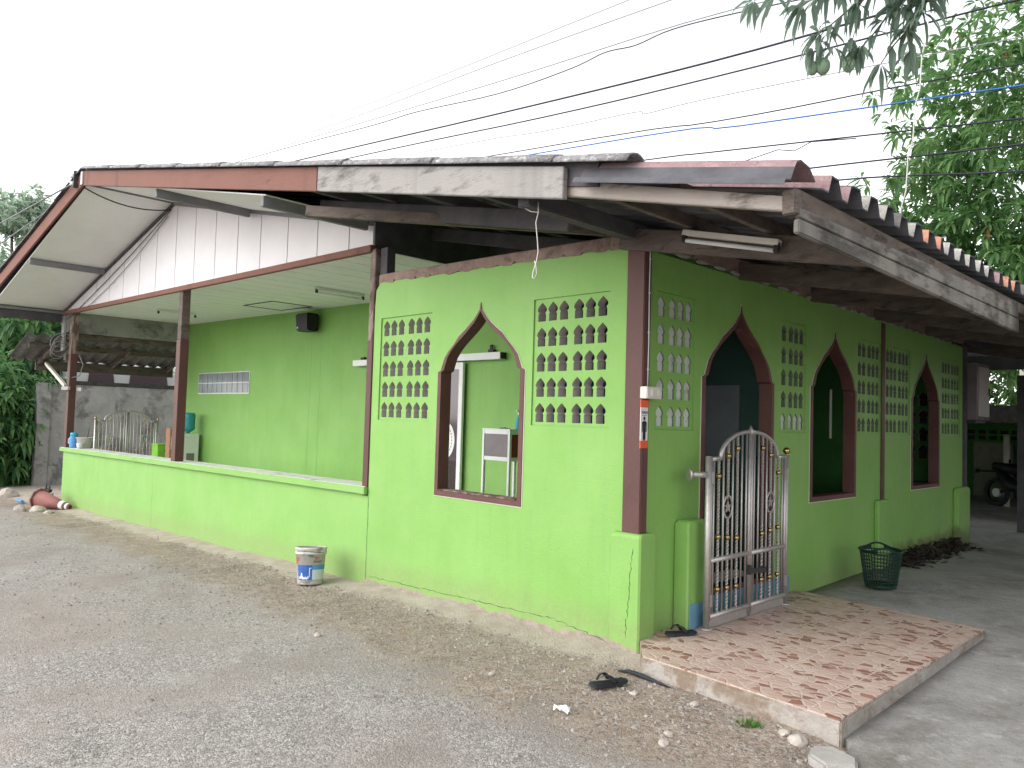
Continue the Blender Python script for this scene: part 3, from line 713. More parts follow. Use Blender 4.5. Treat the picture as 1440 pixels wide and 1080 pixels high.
# down-turned edge sheet along the lower rake (pink above, its shadow painted dark grey on the side)
def xsec(prof, x0, x1, mats, name, n=4, m_of=None, thick=.007):
    m = MB(); P = len(prof); vs = []
    for q in (0, 1):
        for k in range(n + 1):
            x = x0 + (x1 - x0) * k / n
            for y, dz in prof: vs.append((x, y, zroof(x) + dz - q * thick))
    o = (n + 1) * P; b = len(m.v)
    for k in range(n):
        for j in range(P - 1):
            a = k * P + j
            m.add([], [], 0)
            m.f += [[a, a + 1, a + P + 1, a + P], [o + a + P, o + a + P + 1, o + a + 1, o + a]]; mm = m_of(j) if m_of else 0; m.m += [mm, mm]; m.sm += [False, False]
    m.v = [Vector(v) for v in vs]
    for j in range(P - 1):
        for e in (0, n * P): m.f.append([e + j, e + j + 1, o + e + j + 1, o + e + j]); m.m.append(1 if len(mats) > 1 else 0); m.sm.append(False)
    for e in (0, P - 1):
        for k in range(n): m.f.append([k * P + e, k * P + P + e, o + k * P + P + e, o + k * P + e]); m.m.append(1 if len(mats) > 1 else 0); m.sm.append(False)
    return m.build(name, mats, rf)
xsec([(-1.0, -.05), (-1.06, .0), (-1.15, .012), (-1.19, -.004), (-1.212, -.035), (-1.25, -.10), (-1.30, -.11), (-1.315, -.135)], .45, 1.67, [M['sheet_pink'], M['flank']], 'edge_sheet', 4, lambda j: 0 if j < 4 else 1)
# barge board under the caps (dark strip above the fascia)
for x0, x1 in ((-15.3, XR), (XR, .55)):
    MB().hexa([(x0, -1.215, zroof(x0) - .14), (x1, -1.215, zroof(x1) - .14), (x1, -1.175, zroof(x1) - .14), (x0, -1.175, zroof(x0) - .14), (x0, -1.215, zroof(x0) + .005), (x1, -1.215, zroof(x1) + .005), (x1, -1.175, zroof(x1) + .005), (x0, -1.175, zroof(x0) + .005)]).build('barge_strip', M['dark_wood'], rf)
# half-round caps along the rake
def cap(x0, x1):
    m = MB(); n = 9; L = 6; vs = []
    up = Vector((SL if x0 > XR - .01 else -.2, 0, 1)).normalized()
    for q in (0, 1):
        for k in range(L + 1):
            f = k / L; x = x0 + (x1 - x0) * f; r = .072 + .012 * f - q * .012
            for j in range(n):
                a = math.pi * (j / (n - 1)) * 1.0
                wob = .006 * noise.noise((x * 4, j * .6, 3)) * (1 - q)
                p = Vector((x, -1.215 - math.cos(a) * (r + wob) * 1.05, zroof(x) - .02)) + up * (math.sin(a) * (r + wob) * .72)
                vs.append(p)
            
    o = (L + 1) * n; fs = []
    for k in range(L):
        for j in range(n - 1):
            a = k * n + j; fs += [(a, a + 1, a + n + 1, a + n), (o + a + n, o + a + n + 1, o + a + 1, o + a)]
        for j in (0, n - 1):
            a = k * n + j; fs.append((a, a + n, o + a + n, o + a))
    for k in (0, L):
        for j in range(n - 1):
            a = k * n + j; fs.append((a, a + 1, o + a + 1, o + a))
    m.add(vs, fs, 0, True); m.build('rake_cap', M['cap'], rf)
x = XR + .02
while x < .6: cap(x, min(x + 1.17, .80)); x += 1.10
x = XR - .02
while x > -15.: cap(x, x - 1.17); x -= 1.10

# fascia boards
def fz(x): return 4.685 - .203 * abs(x + 8.64)
def board(name, x0, x1, b0, b1, h0, h1, mat, ya=-1.25, yb=-1.218, bev=.004):
    return MB().hexa([(x0, ya, b0), (x1, ya, b1), (x1, yb, b1), (x0, yb, b0), (x0, ya, b0 + h0), (x1, ya, b1 + h1), (x1, yb, b1 + h1), (x0, yb, b0 + h0)]).build(name, mat, B, bev)
board('fascia_board', -15.3, -8.642, fz(-15.3), fz(-8.642), .205, .205, M['red_fascia'])
board('fascia_board', -8.638, -2.36, fz(-8.638), fz(-2.36), .205, .20, M['red_fascia'])
board('fascia_board', -2.33, .335, fz(-2.33) + .0, 2.853, .20, .185, M['grey_fascia'], -1.262, -1.222)
board('fascia_beam', .30, 1.655, 2.890, 2.568, .092, .066, M['tan_beam'], -1.20, -1.15)
# eave fascia along the side: two boards with an open crack
o = MB()
o.hexa([(1.655, -1.19, 2.468), (1.685, -1.19, 2.468), (1.685, 2.76, 2.415), (1.655, 2.76, 2.415), (1.655, -1.19, 2.535), (1.685, -1.19, 2.535), (1.685, 2.76, 2.53), (1.655, 2.76, 2.53)])
o.build('eave_fascia', M['eave_board'], B, .006)
MB().hexa([(1.658, -1.185, 2.541), (1.683, -1.185, 2.541), (1.683, 2.75, 2.535), (1.658, 2.75, 2.535), (1.658, -1.185, 2.585), (1.683, -1.185, 2.585), (1.683, 2.75, 2.66), (1.658, 2.75, 2.66)]).build('eave_fascia', M['eave_board'], B, .004)
MB().box(1.615, -1.22, 2.55, 1.68, -1.14, 2.665).build('eave_block', M['old_wood'], B, .006)
MB().box(1.56, -1.14, 2.60, 1.65, 9.2, 2.69).build('eave_plate', M['old_wood'], B, .005)
# rafters down the slope, purlins across
def rz_(x, drop): return zroof(x) - drop
for y, h, x0 in ((-.07, .15, -.15), (1.35, .14, -.02), (2.72, .15, -.02), (4.3, .14, -.02), (6.0, .14, -.02), (9.1, .2, -2.)):
    MB().bar((x0, y, rz_(x0, .26)), (1.62, y, rz_(1.62, .235)), .055, h).build('rafter', M['old_wood'], B, .005)
for y, x0 in ((-.62, -3.33), (.75, -3.33), (1.6, -3.33)):
    MB().bar((x0, y, rz_(x0, .25)), (-.15, y, rz_(-.15, .25)), .05, .13).build('rafter', M['dark_wood'], B, .005)
for x in (-2.85, -2.1, -1.35, -.62):
    MB().bar((x, -1.17, rz_(x, .135)), (x, 2.4, rz_(x, .135)), .045, .085).build('purlin', M['dark_wood'], B, .004)
for x in (.45, 1.0):
    MB().bar((x, -1.14, rz_(x, .125)), (x, 9.2, rz_(x, .125)), .045, .075).build('purlin', M['old_wood'], B, .004)
MB().bar((-2.6, -1.19, 3.30), (-.3, .02, 3.02), .045, .09).build('brace', M['old_wood'], B, .004)

# porch with crazy-paving tiles
pp = [(.066, .13), (.066, -.05), (.28, -.335), (1.585, -.435), (1.573, 2.28), (.002, 2.46), (.002, .13)]
P = thing('tiled_porch', 'low concrete porch slab faced with brown crazy paving tiles in front of the steel gate', 'porch')
MB().prism(pp, lambda u, v, d: (u, v, d), -.12, .112).build('concrete_base', M['porch_edge'], P, .008)
pi = [(u - (.0 if u < .1 else .012 * (1 if u > .5 else .5)), v) for u, v in pp]; pi[3] = (1.575, -.425); pi[2] = (.285, -.322)
MB().prism(pi, lambda u, v, d: (u, v, d), .1125, .121).build('tile_surface', M['tile'], P)

# ------------------------------------------------------------------ steel gates
def make_gate(label, group, emblem, post_ball=True, bracket=True):
    root = thing('steel_gate', label, 'gate', group=group)
    Wd = 1.19; hw = Wd / 2; zs, zp, zb = 1.235, 1.44, .055
    # local frame: u along X (-hw..hw), outward -Y, z from the porch surface
    for sx in (-1, 1):
        u = sx * (hw + .028); top = 1.255 if sx < 0 or not post_ball else 1.245
        p = MB().tube([(u, 0, 0), (u, 0, top)], .024 if sx < 0 else .018, 12).tube([(u, 0, 0), (u, 0, .012)], .05, 14).build('gate_post', M['steel'], root)
        if sx > 0 or not bracket:
            MB().ball((u, 0, 1.285), .03, 12).tube([(u, 0, top), (u, 0, 1.262)], .012, 8).build('brass_finial', M['gold'], p)
        if sx < 0 and bracket:
            MB().tube([(u - .02, 0, 1.12), (u - .13, .075, 1.12)], .022, 10).tube([(u - .125, .072, 1.12), (u - .14, .082, 1.12)], .045, 14).build('wall_bracket', M['steel'], p)
        lf = MB(); e = sx * (hw - .002); c = sx * .012; r = .0165
        a = hw - .14 - .012; cx = c
        def ztop(uu):
            d = abs(uu - c); return zs if d > a - .0001 else zs + (zp - zs) * math.sqrt(max(0, 1 - (d / a) ** 2))
        lf.tube([(e, 0, zb), (e, 0, zs)], r, 10).tube([(c + sx * .004, 0, zb - .03), (c + sx * .004, 0, zp + .0)], r, 10)
        lf.tube([(e, 0, zs), (c + sx * a, 0, zs)], r, 10)
        lf.tube([(c + sx * a * math.cos(q * math.pi / 24), 0, zs + (zp - zs) * math.sin(q * math.pi / 24)) for q in range(13)], r, 10)
        lf.tube([(e, 0, zb + .03), (c, 0, zb + .03)], .02, 10).tube([(e, 0, .49), (c, 0, .49)], .02, 10)
        lf.box(min(e, c), -.004, zb - .05, max(e, c), .004, zb + .03)
        leaf = lf.build('gate_leaf', M['steel'], root)
        n = 8; em = c + sx * .315
        for k in range(n):
            uu = c + sx * (hw - .015) * (k + .75) / (n + .4); tw = k in (2, 4, 6); zt = ztop(uu)
            segs = [(zb + .03, zt)] if k != 4 else [(zb + .03, .79), (.945, zt)]
            m = MB()
            for z0, z1 in segs:
                if tw:
                    ns = int((z1 - z0) / .011); m.tube([(uu, 0, z0 + (z1 - z0) * q / ns) for q in range(ns + 1)], .0115, 4, 0, True, .62)
                else: m.tube([(uu, 0, z0), (uu, 0, z1)], .0085, 8)
            if len(segs) == 1: m.build('twisted_bar' if tw else 'bar', M['steel'], leaf)
            else:
                mA = MB(); mB = MB()
                for mm, (z0, z1) in zip((mA, mB), segs):
                    ns = int((z1 - z0) / .011); mm.tube([(uu, 0, z0 + (z1 - z0) * q / ns) for q in range(ns + 1)], .0115, 4, 0, True, .62).build('twisted_bar', M['steel'], leaf)
                em = uu
            if tw:
                zl = {2: (.26, .625, zt - .11), 4: (.265, .64, zt - .12), 6: (.27, .655, zt - .13)}[k]
                if sx > 0: zl = (zl[0], zl[1] + .0, zl[2])
                for z in zl: MB().ball((uu, 0, z), .0215, 12).build('brass_ball', M['gold'], leaf)
        m = MB(); m.tube([(em + .068 * math.cos(q * math.pi / 12), 0, .868 + .082 * math.sin(q * math.pi / 12)) for q in range(25)], .010, 8, 0, False)
        if emblem == 'star':
            star = []
            for q in range(10):
                rr = .05 if q % 2 == 0 else .02; an = math.pi / 2 + q * math.pi / 5; star.append((em + rr * math.cos(an), .868 + rr * math.sin(an)))
            m.prism(star, lambda u2, v2, d: (u2, d, v2), -.005, .005)
            m.tube([(em, 0, .918), (em, 0, .95)], .004, 6)
        else:
            cr = [(em + .055 * math.cos(q * math.pi / 12), .868 + .066 * math.sin(q * math.pi / 12)) for q in range(4, 21)] + [(em + .018 + .043 * math.cos(q * math.pi / 12), .868 + .052 * math.sin(q * math.pi / 12)) for q in range(20, 3, -1)]
            m.prism(cr, lambda u2, v2, d: (u2, d, v2), -.005, .005)
            star = []
            for q in range(10):
                rr = .024 if q % 2 == 0 else .01; an = math.pi / 2 + q * math.pi / 5; star.append((em + .022 + rr * math.cos(an), .868 + rr * math.sin(an)))
            m.prism(star, lambda u2, v2, d: (u2, d, v2), -.005, .005)
        m.build('round_emblem', M['steel'], leaf)
        for z in (.16, 1.05): MB().box(e + sx * .004 - .012, -.026, z, e + sx * .004 + .012, -.008, z + .09).build('hinge', M['steel'], leaf, .002)
    MB().tube([(0, 0, zp - .02), (0, 0, zp + .012), (0, 0, zp + .05)], [.03, .022, .002], 8).build('gate_tip', M['steel'], root)
    la = MB().bar((-.05, -.035, .36), (.20, -.035, .345), .012, .035).box(-.055, -.04, .33, -.025, -.012, .40).box(.17, -.045, .325, .20, -.012, .37)
    la.build('latch', M['dark'], root, .002)
    return root
g1 = make_gate('stainless steel gate with star emblems and brass balls, standing on the tiled porch', 'stainless steel gates', 'star')
g1.location = (.20, 1.195, .121); g1.rotation_euler = (0, 0, R_(90))
g2 = make_gate('stainless steel gate with crescent and star emblems, behind the far end of the counter', 'stainless steel gates', 'crescent', True, False)
g2.location = (-14.1, 1.36, .10); g2.rotation_euler = (0, 0, R_(90))

# ------------------------------------------------------------------ fixtures on the building
def fluorescent(label, p0, p1, drop=(0, 0, -1), mat='offwhite', tube=True):
    c = (Vector(p0) + Vector(p1)) / 2
    r = thing('fluorescent_light', label, 'lamp', tuple(c), group='fluorescent strip lights')
    a = Vector(p0) - c; b = Vector(p1) - c; d = Vector(drop); ax = (b - a).normalized()
    MB().bar(a, b, .05, .038).build('housing', M[mat], r, .004)
    for e, s in ((a, 1), (b, -1)):
        q = e + ax * s * .015; MB().bar(q, q + d * .065, .03, .03, 0, tuple(ax)).build('tube_holder', M['dark'], r, .002)
    if tube: MB().tube([a + ax * .03 + d * .055, b - ax * .03 + d * .055], .014, 10).build('tube', M['white'], r)
    return r
fluorescent('cream fluorescent strip light under the rafter beside the corner post', (.40, -.125, 2.868), (1.07, -.125, 2.705), (.0, -.3, -.95))
fluorescent('white strip light with its tube, on the hall ceiling near the black loudspeaker', (-6.17, 1.02, zc(-6.17) - .022), (-6.17, 1.80, zc(-6.17) - .022), (0, 0, -1), 'white')
fluorescent('white strip light without a tube, at the far end of the hall ceiling', (-11.28, .82, zc(-11.28) - .022), (-11.28, 1.52, zc(-11.28) - .022), (0, 0, -1), 'white', False)

sp = thing('loudspeaker', 'small black loudspeaker hanging on the green rear wall under the ceiling', 'speaker', (-8.43, 2.22, 2.98))
MB().hexa([(-.19, -.10, 0), (.19, -.10, 0), (.16, .12, 0), (-.16, .12, 0), (-.20, -.12, .30), (.20, -.12, .30), (.17, .12, .30), (-.17, .12, .30)]).build('cabinet', M['black'], sp, .02)
MB().hexa([(-.17, -.108, .03), (.17, -.108, .03), (.17, -.1, .03), (-.17, -.1, .03), (-.18, -.128, .27), (.18, -.128, .27), (.18, -.118, .27), (-.18, -.118, .27)]).build('grille', M['dark'], sp)
MB().box(-.03, .12, .1, .03, .175, .2).build('wall_bracket', M['dark'], sp)
MB().box(-.155, -.1125, .045, -.115, -.1085, .075).build('badge', M['white'], sp)
tag(MB().tube([(-8.45, 2.36, 3.24), (-8.5, 2.25, 3.31), (-8.3, 2.2, 3.33)], .008, 6).tube([(-8.62, 2.30, 3.22), (-8.68, 2.28, 3.12), (-8.62, 2.26, 3.02)], .008, 6).build('speaker_wire', M['cable'], sp))

s_ = thing('restroom_sign', 'narrow orange and white sign reading MAN, fixed to the side of the corner post', 'sign', (.030, -.012, 1.43))
MB().box(0, -.043, 0, .006, .043, .335, 0).build('backing', M['white'], s_, .001)
MB().box(.001, -.044, -.0005, .0075, .044, .052).build('red_band', M['sign_red'], s_); MB().box(.001, -.044, .283, .0075, .044, .3355).build('red_band', M['sign_red'], s_)
obj('lettering', text_mesh('lettering', 'MAN', .032, lambda x, y, z: Vector((.0075 + z, x, y + .237)), M['black'], .0006), s_)
fg = MB(); X_ = lambda u, v, d: (d, u, v)
D0, D1 = .0064, .0075
fg.prism([(.012 * math.cos(a * math.pi / 8), .206 + .0145 * math.sin(a * math.pi / 8)) for a in range(16)], X_, D0, D1)
fg.prism([(-.016, .188), (.016, .188), (.0275, .178), (.0275, .112), (.0205, .112), (.0195, .165), (.0165, .165), (.0165, .065), (-.0165, .065), (-.0165, .165), (-.0195, .165), (-.0205, .112), (-.0275, .112), (-.0275, .178)], X_, D0, D1)
fg.prism([(.002, .0645), (.0165, .0645), (.0135, .058), (.0135, .0535), (.002, .0535)], X_, D0, D1).prism([(-.0165, .0645), (-.002, .0645), (-.002, .0535), (-.0135, .0535), (-.0135, .058)], X_, D0, D1)
fg.prism([(-.030, .226), (.030, .226), (.030, .229), (-.030, .229)], X_, D0, D1)
fg.build('man_pictogram', M['black'], s_)

sw = thing('switch_box', 'cream switch box with two rocker switches on the corner post above the MAN sign', 'switch', (.03, .02, 1.775))
MB().box(.0, -.085, 0, .062, .095, .082).build('box', M['offwhite'], sw, .005)
for y in (-.03, .045): MB().box(.0622, y - .012, .02, .068, y + .012, .065).build('rocker', M['white'], sw, .002)
cd = thing('conduit', 'thin white cable running down the corner post into the switch box', 'cable', (.034, .02, 1.858))
MB().tube([(0, 0, 0), (.001, .002, .3), (-.0005, -.002, .7), (0, 0, 1.0), (.0, -.012, 1.045), (-.0, -.05, 1.055)], .0045, 6).build('cable', M['white'], cd)
for z in (.12, .38, .66, .9): MB().box(-.004, -.008, z, .006, .008, z + .008).build('clip', M['white'], cd)

# cord loop hanging from the fascia
pts = [(.012, -1.12, 2.92), (.015, -1.12, 2.86), (-.004, -1.12, 2.80), (.012, -1.12, 2.70), (.022, -1.12, 2.62), (.01, -1.12, 2.56), (-.015, -1.12, 2.50), (-.02, -1.12, 2.465), (-.002, -1.12, 2.455), (.014, -1.12, 2.485), (.008, -1.12, 2.53), (-.006, -1.12, 2.565)]
tag(MB().tube(pts, .0035, 5).tube([(.012, -1.12, 2.86), (-.05, -1.12, 2.875), (-.09, -1.13, 2.90)], .003, 5).build('hanging_cord', M['cord'], None, 0, True), 'pale cord with a loop at its end, hanging below the grey fascia board', 'cord')
# white string from the cables down to the eave
pts = [(.62 - .26 * k / 12 + .015 * math.sin(k * 2.1), 4.0, 5.85 - 2.1 * k / 12) for k in range(13)]
tag(MB().tube(pts, .007, 5).build('white_string', M['cord'], None, 0, True), 'white string hanging from the overhead cables down to the tile eave', 'string')

# insulator bracket at the gable peak with service wires
ib = thing('cable_insulator', 'small steel insulator rack where wires meet the peak of the red fascia', 'insulator', (-8.75, -1.26, 4.80))
MB().box(-.10, -.05, -.12, -.07, .0, .12).build('bracket', M['dark'], ib)
for z in (-.06, .05): MB().lathe([(.02, -.03), (.045, -.025), (.03, 0), (.045, .025), (.02, .03)], (-.12, -.05, z), 12).build('spool', M['white'], ib)
MB().box(.10, -.012, -.11, .16, .005, .07).build('white_clip', M['white'], ib)
def cablefall(a, b, sag, n=14): 
    a = Vector(a); b = Vector(b); return [a.lerp(b, k / n) - Vector((0, 0, sag * 4 * (k / n) * (1 - k / n))) for k in range(n + 1)]
tag(MB().tube(cablefall((-8.88, -1.31, 4.74), (-60, -3.2, 9.0), 1.2), .012, 5).build('service_wire', M['cable_grey'], None, 0, True), 'upper grey service wire leaving the peak insulator towards the far left tree', 'cable', 'service wires at the left')
tag(MB().tube(cablefall((-10.2, -1.27, 4.60), (-60, .6, 8.1), .8), .011, 5).build('service_wire', M['cable_grey'], None, 0, True), 'lower grey service wire ending at the left roof slope', 'cable', 'service wires at the left')
tag(MB().tube(cablefall((-8.7, -1.26, 4.70), (-8.62, -.03, 4.60), .12), .010, 6).tube(cablefall((-8.62, -.03, 4.60), (-13.6, -.02, 3.30), .05, 10), .007, 5).tube(cablefall((-8.75, -.03, 4.52), (-13.0, -.02, 3.34), .12, 10), .005, 5).build('drop_cable', M['cable'], None, 0, True), 'black cable sagging from the gable peak and running down across the white cladding', 'cable')

# ------------------------------------------------------------------ overhead cables (all cross behind the roof, high over the yard)
WY = 5.0
def P5(x, z): return (3.219 + (x - 3.219) * (WY + 4.493) / 8.493, WY, 1.6 + (z - 1.6) * (WY + 4.493) / 8.493)
W_ = [
 ([(-3.0, 7.45), (-3.24, 7.49), (-8.07, 7.66), (-12.24, 7.92), (-30, 9.2)], .006, 'cable_grey', 'faint thin cable, topmost of the lines crossing the white sky'),
 ([(-2.3, 7.2), (-2.53, 7.23), (-6.02, 7.43), (-11.92, 7.70), (-30, 8.9)], .007, 'cable_grey', 'thin grey cable, second from the top of the crossing lines'),
 ([(2.5, 6.1), (-1.52, 6.76), (-5.84, 7.09), (-13.02, 7.68), (-30, 9.1)], .008, 'cable_grey', 'grey cable just above the wavy line over the roof'),
 ([(2.5, 6.15), (.63, 6.36), (-1.52, 6.70), (-2.5, 6.82), (-3.1, 6.80), (-3.63, 6.87), (-4.3, 6.83), (-5.83, 6.89), (-8, 7.16), (-9.5, 7.27), (-14.78, 7.77), (-30, 9.0)], .009, 'cable', 'slightly wavy dark cable above the thick black lines'),
 ([(2.5, 5.9), (.63, 6.05), (-1.91, 6.20), (-5.98, 6.57), (-12.34, 7.2), (-30, 8.9)], .015, 'cable', 'thickest black cable, crossing the mango leaves at the top'),
 ([(2.5, 5.68), (1.4, 5.77), (-1.9, 5.99), (-4.86, 6.24), (-10.63, 6.83), (-30, 8.7)], .012, 'cable', 'black cable just under the thickest one, through the mango fruit'),
 ([(2.5, 5.28), (.63, 5.48), (-1.9, 5.73), (-2.9, 5.79), (-3.1, 5.86), (-4.85, 6.02), (-8.72, 6.46), (-30, 8.5)], .006, 'cable_grey', 'thin kinked cable midway between the black and the blue lines'),
 ([(2.5, 5.05), (1.47, 5.13), (.21, 5.24), (-1.83, 5.41), (-5.95, 5.89), (-30, 8.3)], .009, 'cable', 'dark cable just above the bright blue one'),
 ([(2.5, 4.78), (1.47, 4.92), (-1.5, 5.27), (-5.14, 5.72), (-30, 8.1)], .010, 'cable_blue', 'bright blue cable crossing in front of the big tree'),
 ([(2.5, 4.47), (1.47, 4.60), (-1.88, 5.03), (-2.97, 5.16), (-9, 5.8), (-30, 7.9)], .010, 'cable', 'black cable below the blue one, ending over the ridge caps'),
 ([(2.5, 4.27), (1.47, 4.35), (-.75, 4.57), (-3, 4.75), (-9, 5.2), (-30, 7.2)], .011, 'cable', 'black cable low over the pink roof edge'),
 ([(2.5, 4.0), (1.47, 4.09), (-.42, 4.37), (-3, 4.5), (-9, 4.9), (-30, 6.8)], .011, 'cable', 'lowest black cable, crossing just above the eave tiles'),
]
for pts, r, mt, lab in W_:
    q = [Vector(P5(*p)) for p in pts]; res = []
    for k in range(len(q) - 1):
        p0, p1, p2, p3 = q[max(k - 1, 0)], q[k], q[k + 1], q[min(k + 2, len(q) - 1)]
        for s2 in range(5):
            f = s2 / 5; res.append(.5 * ((2 * p1) + (p2 - p0) * f + (2 * p0 - 5 * p1 + 4 * p2 - p3) * f * f + (3 * p1 - 3 * p2 + p3 - p0) * f ** 3))
    ex = q[0] + (q[0] - q[1]).normalized() * 18
    tag(MB().tube([ex] + res + [q[-1]], r * .95, 6).build('power_cable', M[mt], None, 0, True), lab, 'cable', 'overhead cables')
pts = [P5(-.1, 4.78 + .0), P5(-.6, 4.86), P5(-.8, 4.80), P5(-1.0, 4.86), P5(-1.6, 4.80), P5(-3.2, 4.86)]
tag(MB().tube(pts, .007, 5).build('loose_wire', M['cable'], None, 0, True), 'short loose twisted wire end above the pink roof sheet', 'wire')

# ------------------------------------------------------------------ things on and behind the counter
def zct(x): return ctz(x) + .0012
t_ = thing('thermos', 'light blue drinks flask at the far left end of the counter', 'flask', (-13.14, .085, zct(-13.14)))
MB().lathe([(.0, 0), (.075, 0), (.078, .02), (.078, .2), (.070, .22), (0, .22)], (0, 0, 0), 20).build('body', M['sky_blue'], t_)
MB().lathe([(0, .2202), (.066, .2202), (.070, .235), (.066, .285), (0, .29)], (0, 0, 0), 20).build('lid', M['teal'], t_)
MB().tube([(-.07, -.04, .06), (-.12, -.06, .09), (-.12, -.06, .16), (-.07, -.04, .19)], .01, 8).build('handle', M['white'], t_)
t_ = thing('enamel_pot', 'grey pot with a ladle standing beside the blue flask on the counter', 'pot', (-12.90, .195, zct(-12.90)))
MB().lathe([(0, 0), (.095, 0), (.105, .01), (.135, .185), (.15, .20), (.138, .205), (.125, .185), (.096, .02), (0, .015)], (0, 0, 0), 24).build('body', M['pot'], t_)
MB().tube([(.02, .03, .05), (.045, .06, .38)], .007, 6).build('ladle', M['dark'], t_)
tag(MB().lathe([(0, 0), (.040, 0), (.055, .10), (.050, .10), (.037, .006), (0, .006)], (-12.74, .07, zct(-12.74)), 18).build('cup', M['white'], None, 0, True), 'small white cup in front of the grey pot on the counter', 'cup')
t_ = thing('water_dispenser', 'white water dispenser with a teal bottle in the corner of the hall', 'dispenser', (-12.9, 2.14, .10))
MB().box(-.17, -.17, 0, .17, .17, 1.02).build('cabinet', M['white'], t_, .012); MB().box(-.10, -.178, .62, .10, -.171, .86).box(.171, -.08, .45, .176, .08, .62).build('panel', M['grey_panel'], t_)
MB().lathe([(.03, 1.021), (.05, 1.05), (.13, 1.10), (.138, 1.14), (.130, 1.19), (.138, 1.24), (.130, 1.29), (.138, 1.34), (.136, 1.42), (.11, 1.45), (0, 1.455)], (0, 0, 0), 24).build('bottle', M['teal_clear'], t_)
t_ = thing('wooden_crate', 'upright brown board box behind the dark wooden post', 'box', (-12.9, 1.79, .10))
MB().box(-.11, -.05, 0, .11, .10, 1.12).build('body', M['brown_box'], t_, .006); MB().box(.111, -.03, .70, .117, .07, .95).build('panel', M['offwhite'], t_)
t_ = thing('donation_box', 'lime green wooden box beside the far steel gate', 'box', (-13.35, 1.82, .10))
MB().box(-.16, -.16, 0, .16, .15, .76).build('body', M['lime'], t_, .006); MB().box(-.17, -.17, .761, .17, .16, .79).build('lid', M['lime'], t_, .006)
for z in (.45, .62): MB().box(.161, -.02, z, .168, .02, z + .05).build('slot_plate', M['dark'], t_)

# white cabinet seen through the arched front window
t_ = thing('display_cabinet', 'white framed metal cabinet on legs with smoked door, seen through the arched front window', 'cabinet', (-3.33, 2.06, .10))
fr = MB(); z0, z1 = 1.02, 1.375
for x in (-.235, .195):
    for y in (-.27, .25): fr.box(x, y, 0, x + .035, y + .035, z1)
for z in (z0, z1 - .045):
    for y in (-.27, .25): fr.box(-.199, y + .001, z, .194, y + .034, z + .045)
    for x in (-.234, .196): fr.box(x, -.234, z, x + .033, .249, z + .045)
fr.build('frame', M['alu'], t_, .003)
MB().box(-.199, -.262, z0 + .046, .194, -.25, z1 - .046).build('door_panel', M['grey_panel'], t_)
MB().box(.205, -.234, z0 + .046, .22, .249, z1 - .046).build('side_panel', M['red_panel'], t_)
MB().box(-.24, -.275, z1 + .0005, .235, .29, z1 + .015).build('top', M['alu'], t_, .002)
MB().box(-.199, .255, z0 + .046, .194, .262, z1 - .046).box(-.199, -.234, z0 + .002, .194, .249, z0 + .012).build('back_panel', M['grey_panel'], t_)
t_ = thing('pump_bottle', 'teal hand gel pump bottle on top of the white cabinet', 'bottle', (-3.10, 1.93, 1.491))
MB().lathe([(0, 0), (.038, 0), (.042, .01), (.042, .07), (.033, .12), (.014, .15), (.014, .165), (0, .166)], (0, 0, 0), 18).build('body', M['teal'], t_)
MB().lathe([(.016, .167), (.016, .19), (.006, .192), (.006, .215), (0, .216)], (0, 0, 0), 12).box(-.008, -.04, .205, .008, .008, .222).build('pump', M['white'], t_)
tag(MB().bar((-3.42, 1.95, 1.496), (-3.32, 1.93, 1.502), .02, .012).bar((-3.33, 1.95, 1.496), (-3.23, 1.92, 1.498), .008, .008).build('keys', M['dark'], None, 0, True), 'bunch of dark keys lying on top of the white cabinet', 'keys')
# things seen through the side windows
t_ = thing('folding_table', 'grey folding table with pale legs, seen through the middle side window', 'table', (-.95, 4.0, .10))
MB().box(-.45, -.3, .70, .45, .3, .73).build('tabletop', M['grey_panel'], t_, .004)
for sx in (-1, 1):
    MB().tube([(sx * .4, -.25, .7), (sx * .4, -.25, 0)], .016, 8).build('leg', M['alu'], t_); MB().tube([(sx * .4, .25, .7), (sx * .4, .25, 0)], .016, 8).build('leg', M['alu'], t_)
    MB().tube([(sx * .4, -.25, .4), (sx * .1, .0, .69)], .014, 8).build('brace', M['alu'], t_)
tag(MB().box(-.316, 3.9, 1.50, -.302, 3.93, 2.03).build('white_batten', M['white'], None, 0, True), 'narrow white strip standing upright inside the middle side window', 'batten')
t_ = thing('school_desk', 'dark desk inside the far side window', 'desk', (-.55, 6.5, .10))
MB().box(-.35, -.3, .80, .35, .3, .84).build('tabletop', M['dark_wood'], t_, .004)
for sx in (-.31, .31):
    for sy in (-.26, .26): MB().box(sx - .02, sy - .02, 0, sx + .02, sy + .02, .799).build('leg', M['dark_wood'], t_)
tag(MB().bar((-.62, 6.38, .952), (-.50, 6.5, .956), .10, .012).build('paper_sheet', M['paper'], None, 0, True), 'white folded paper lying on the dark desk', 'paper')

# ------------------------------------------------------------------ small things on the ground
def onground(x, y): return gz(x, y)
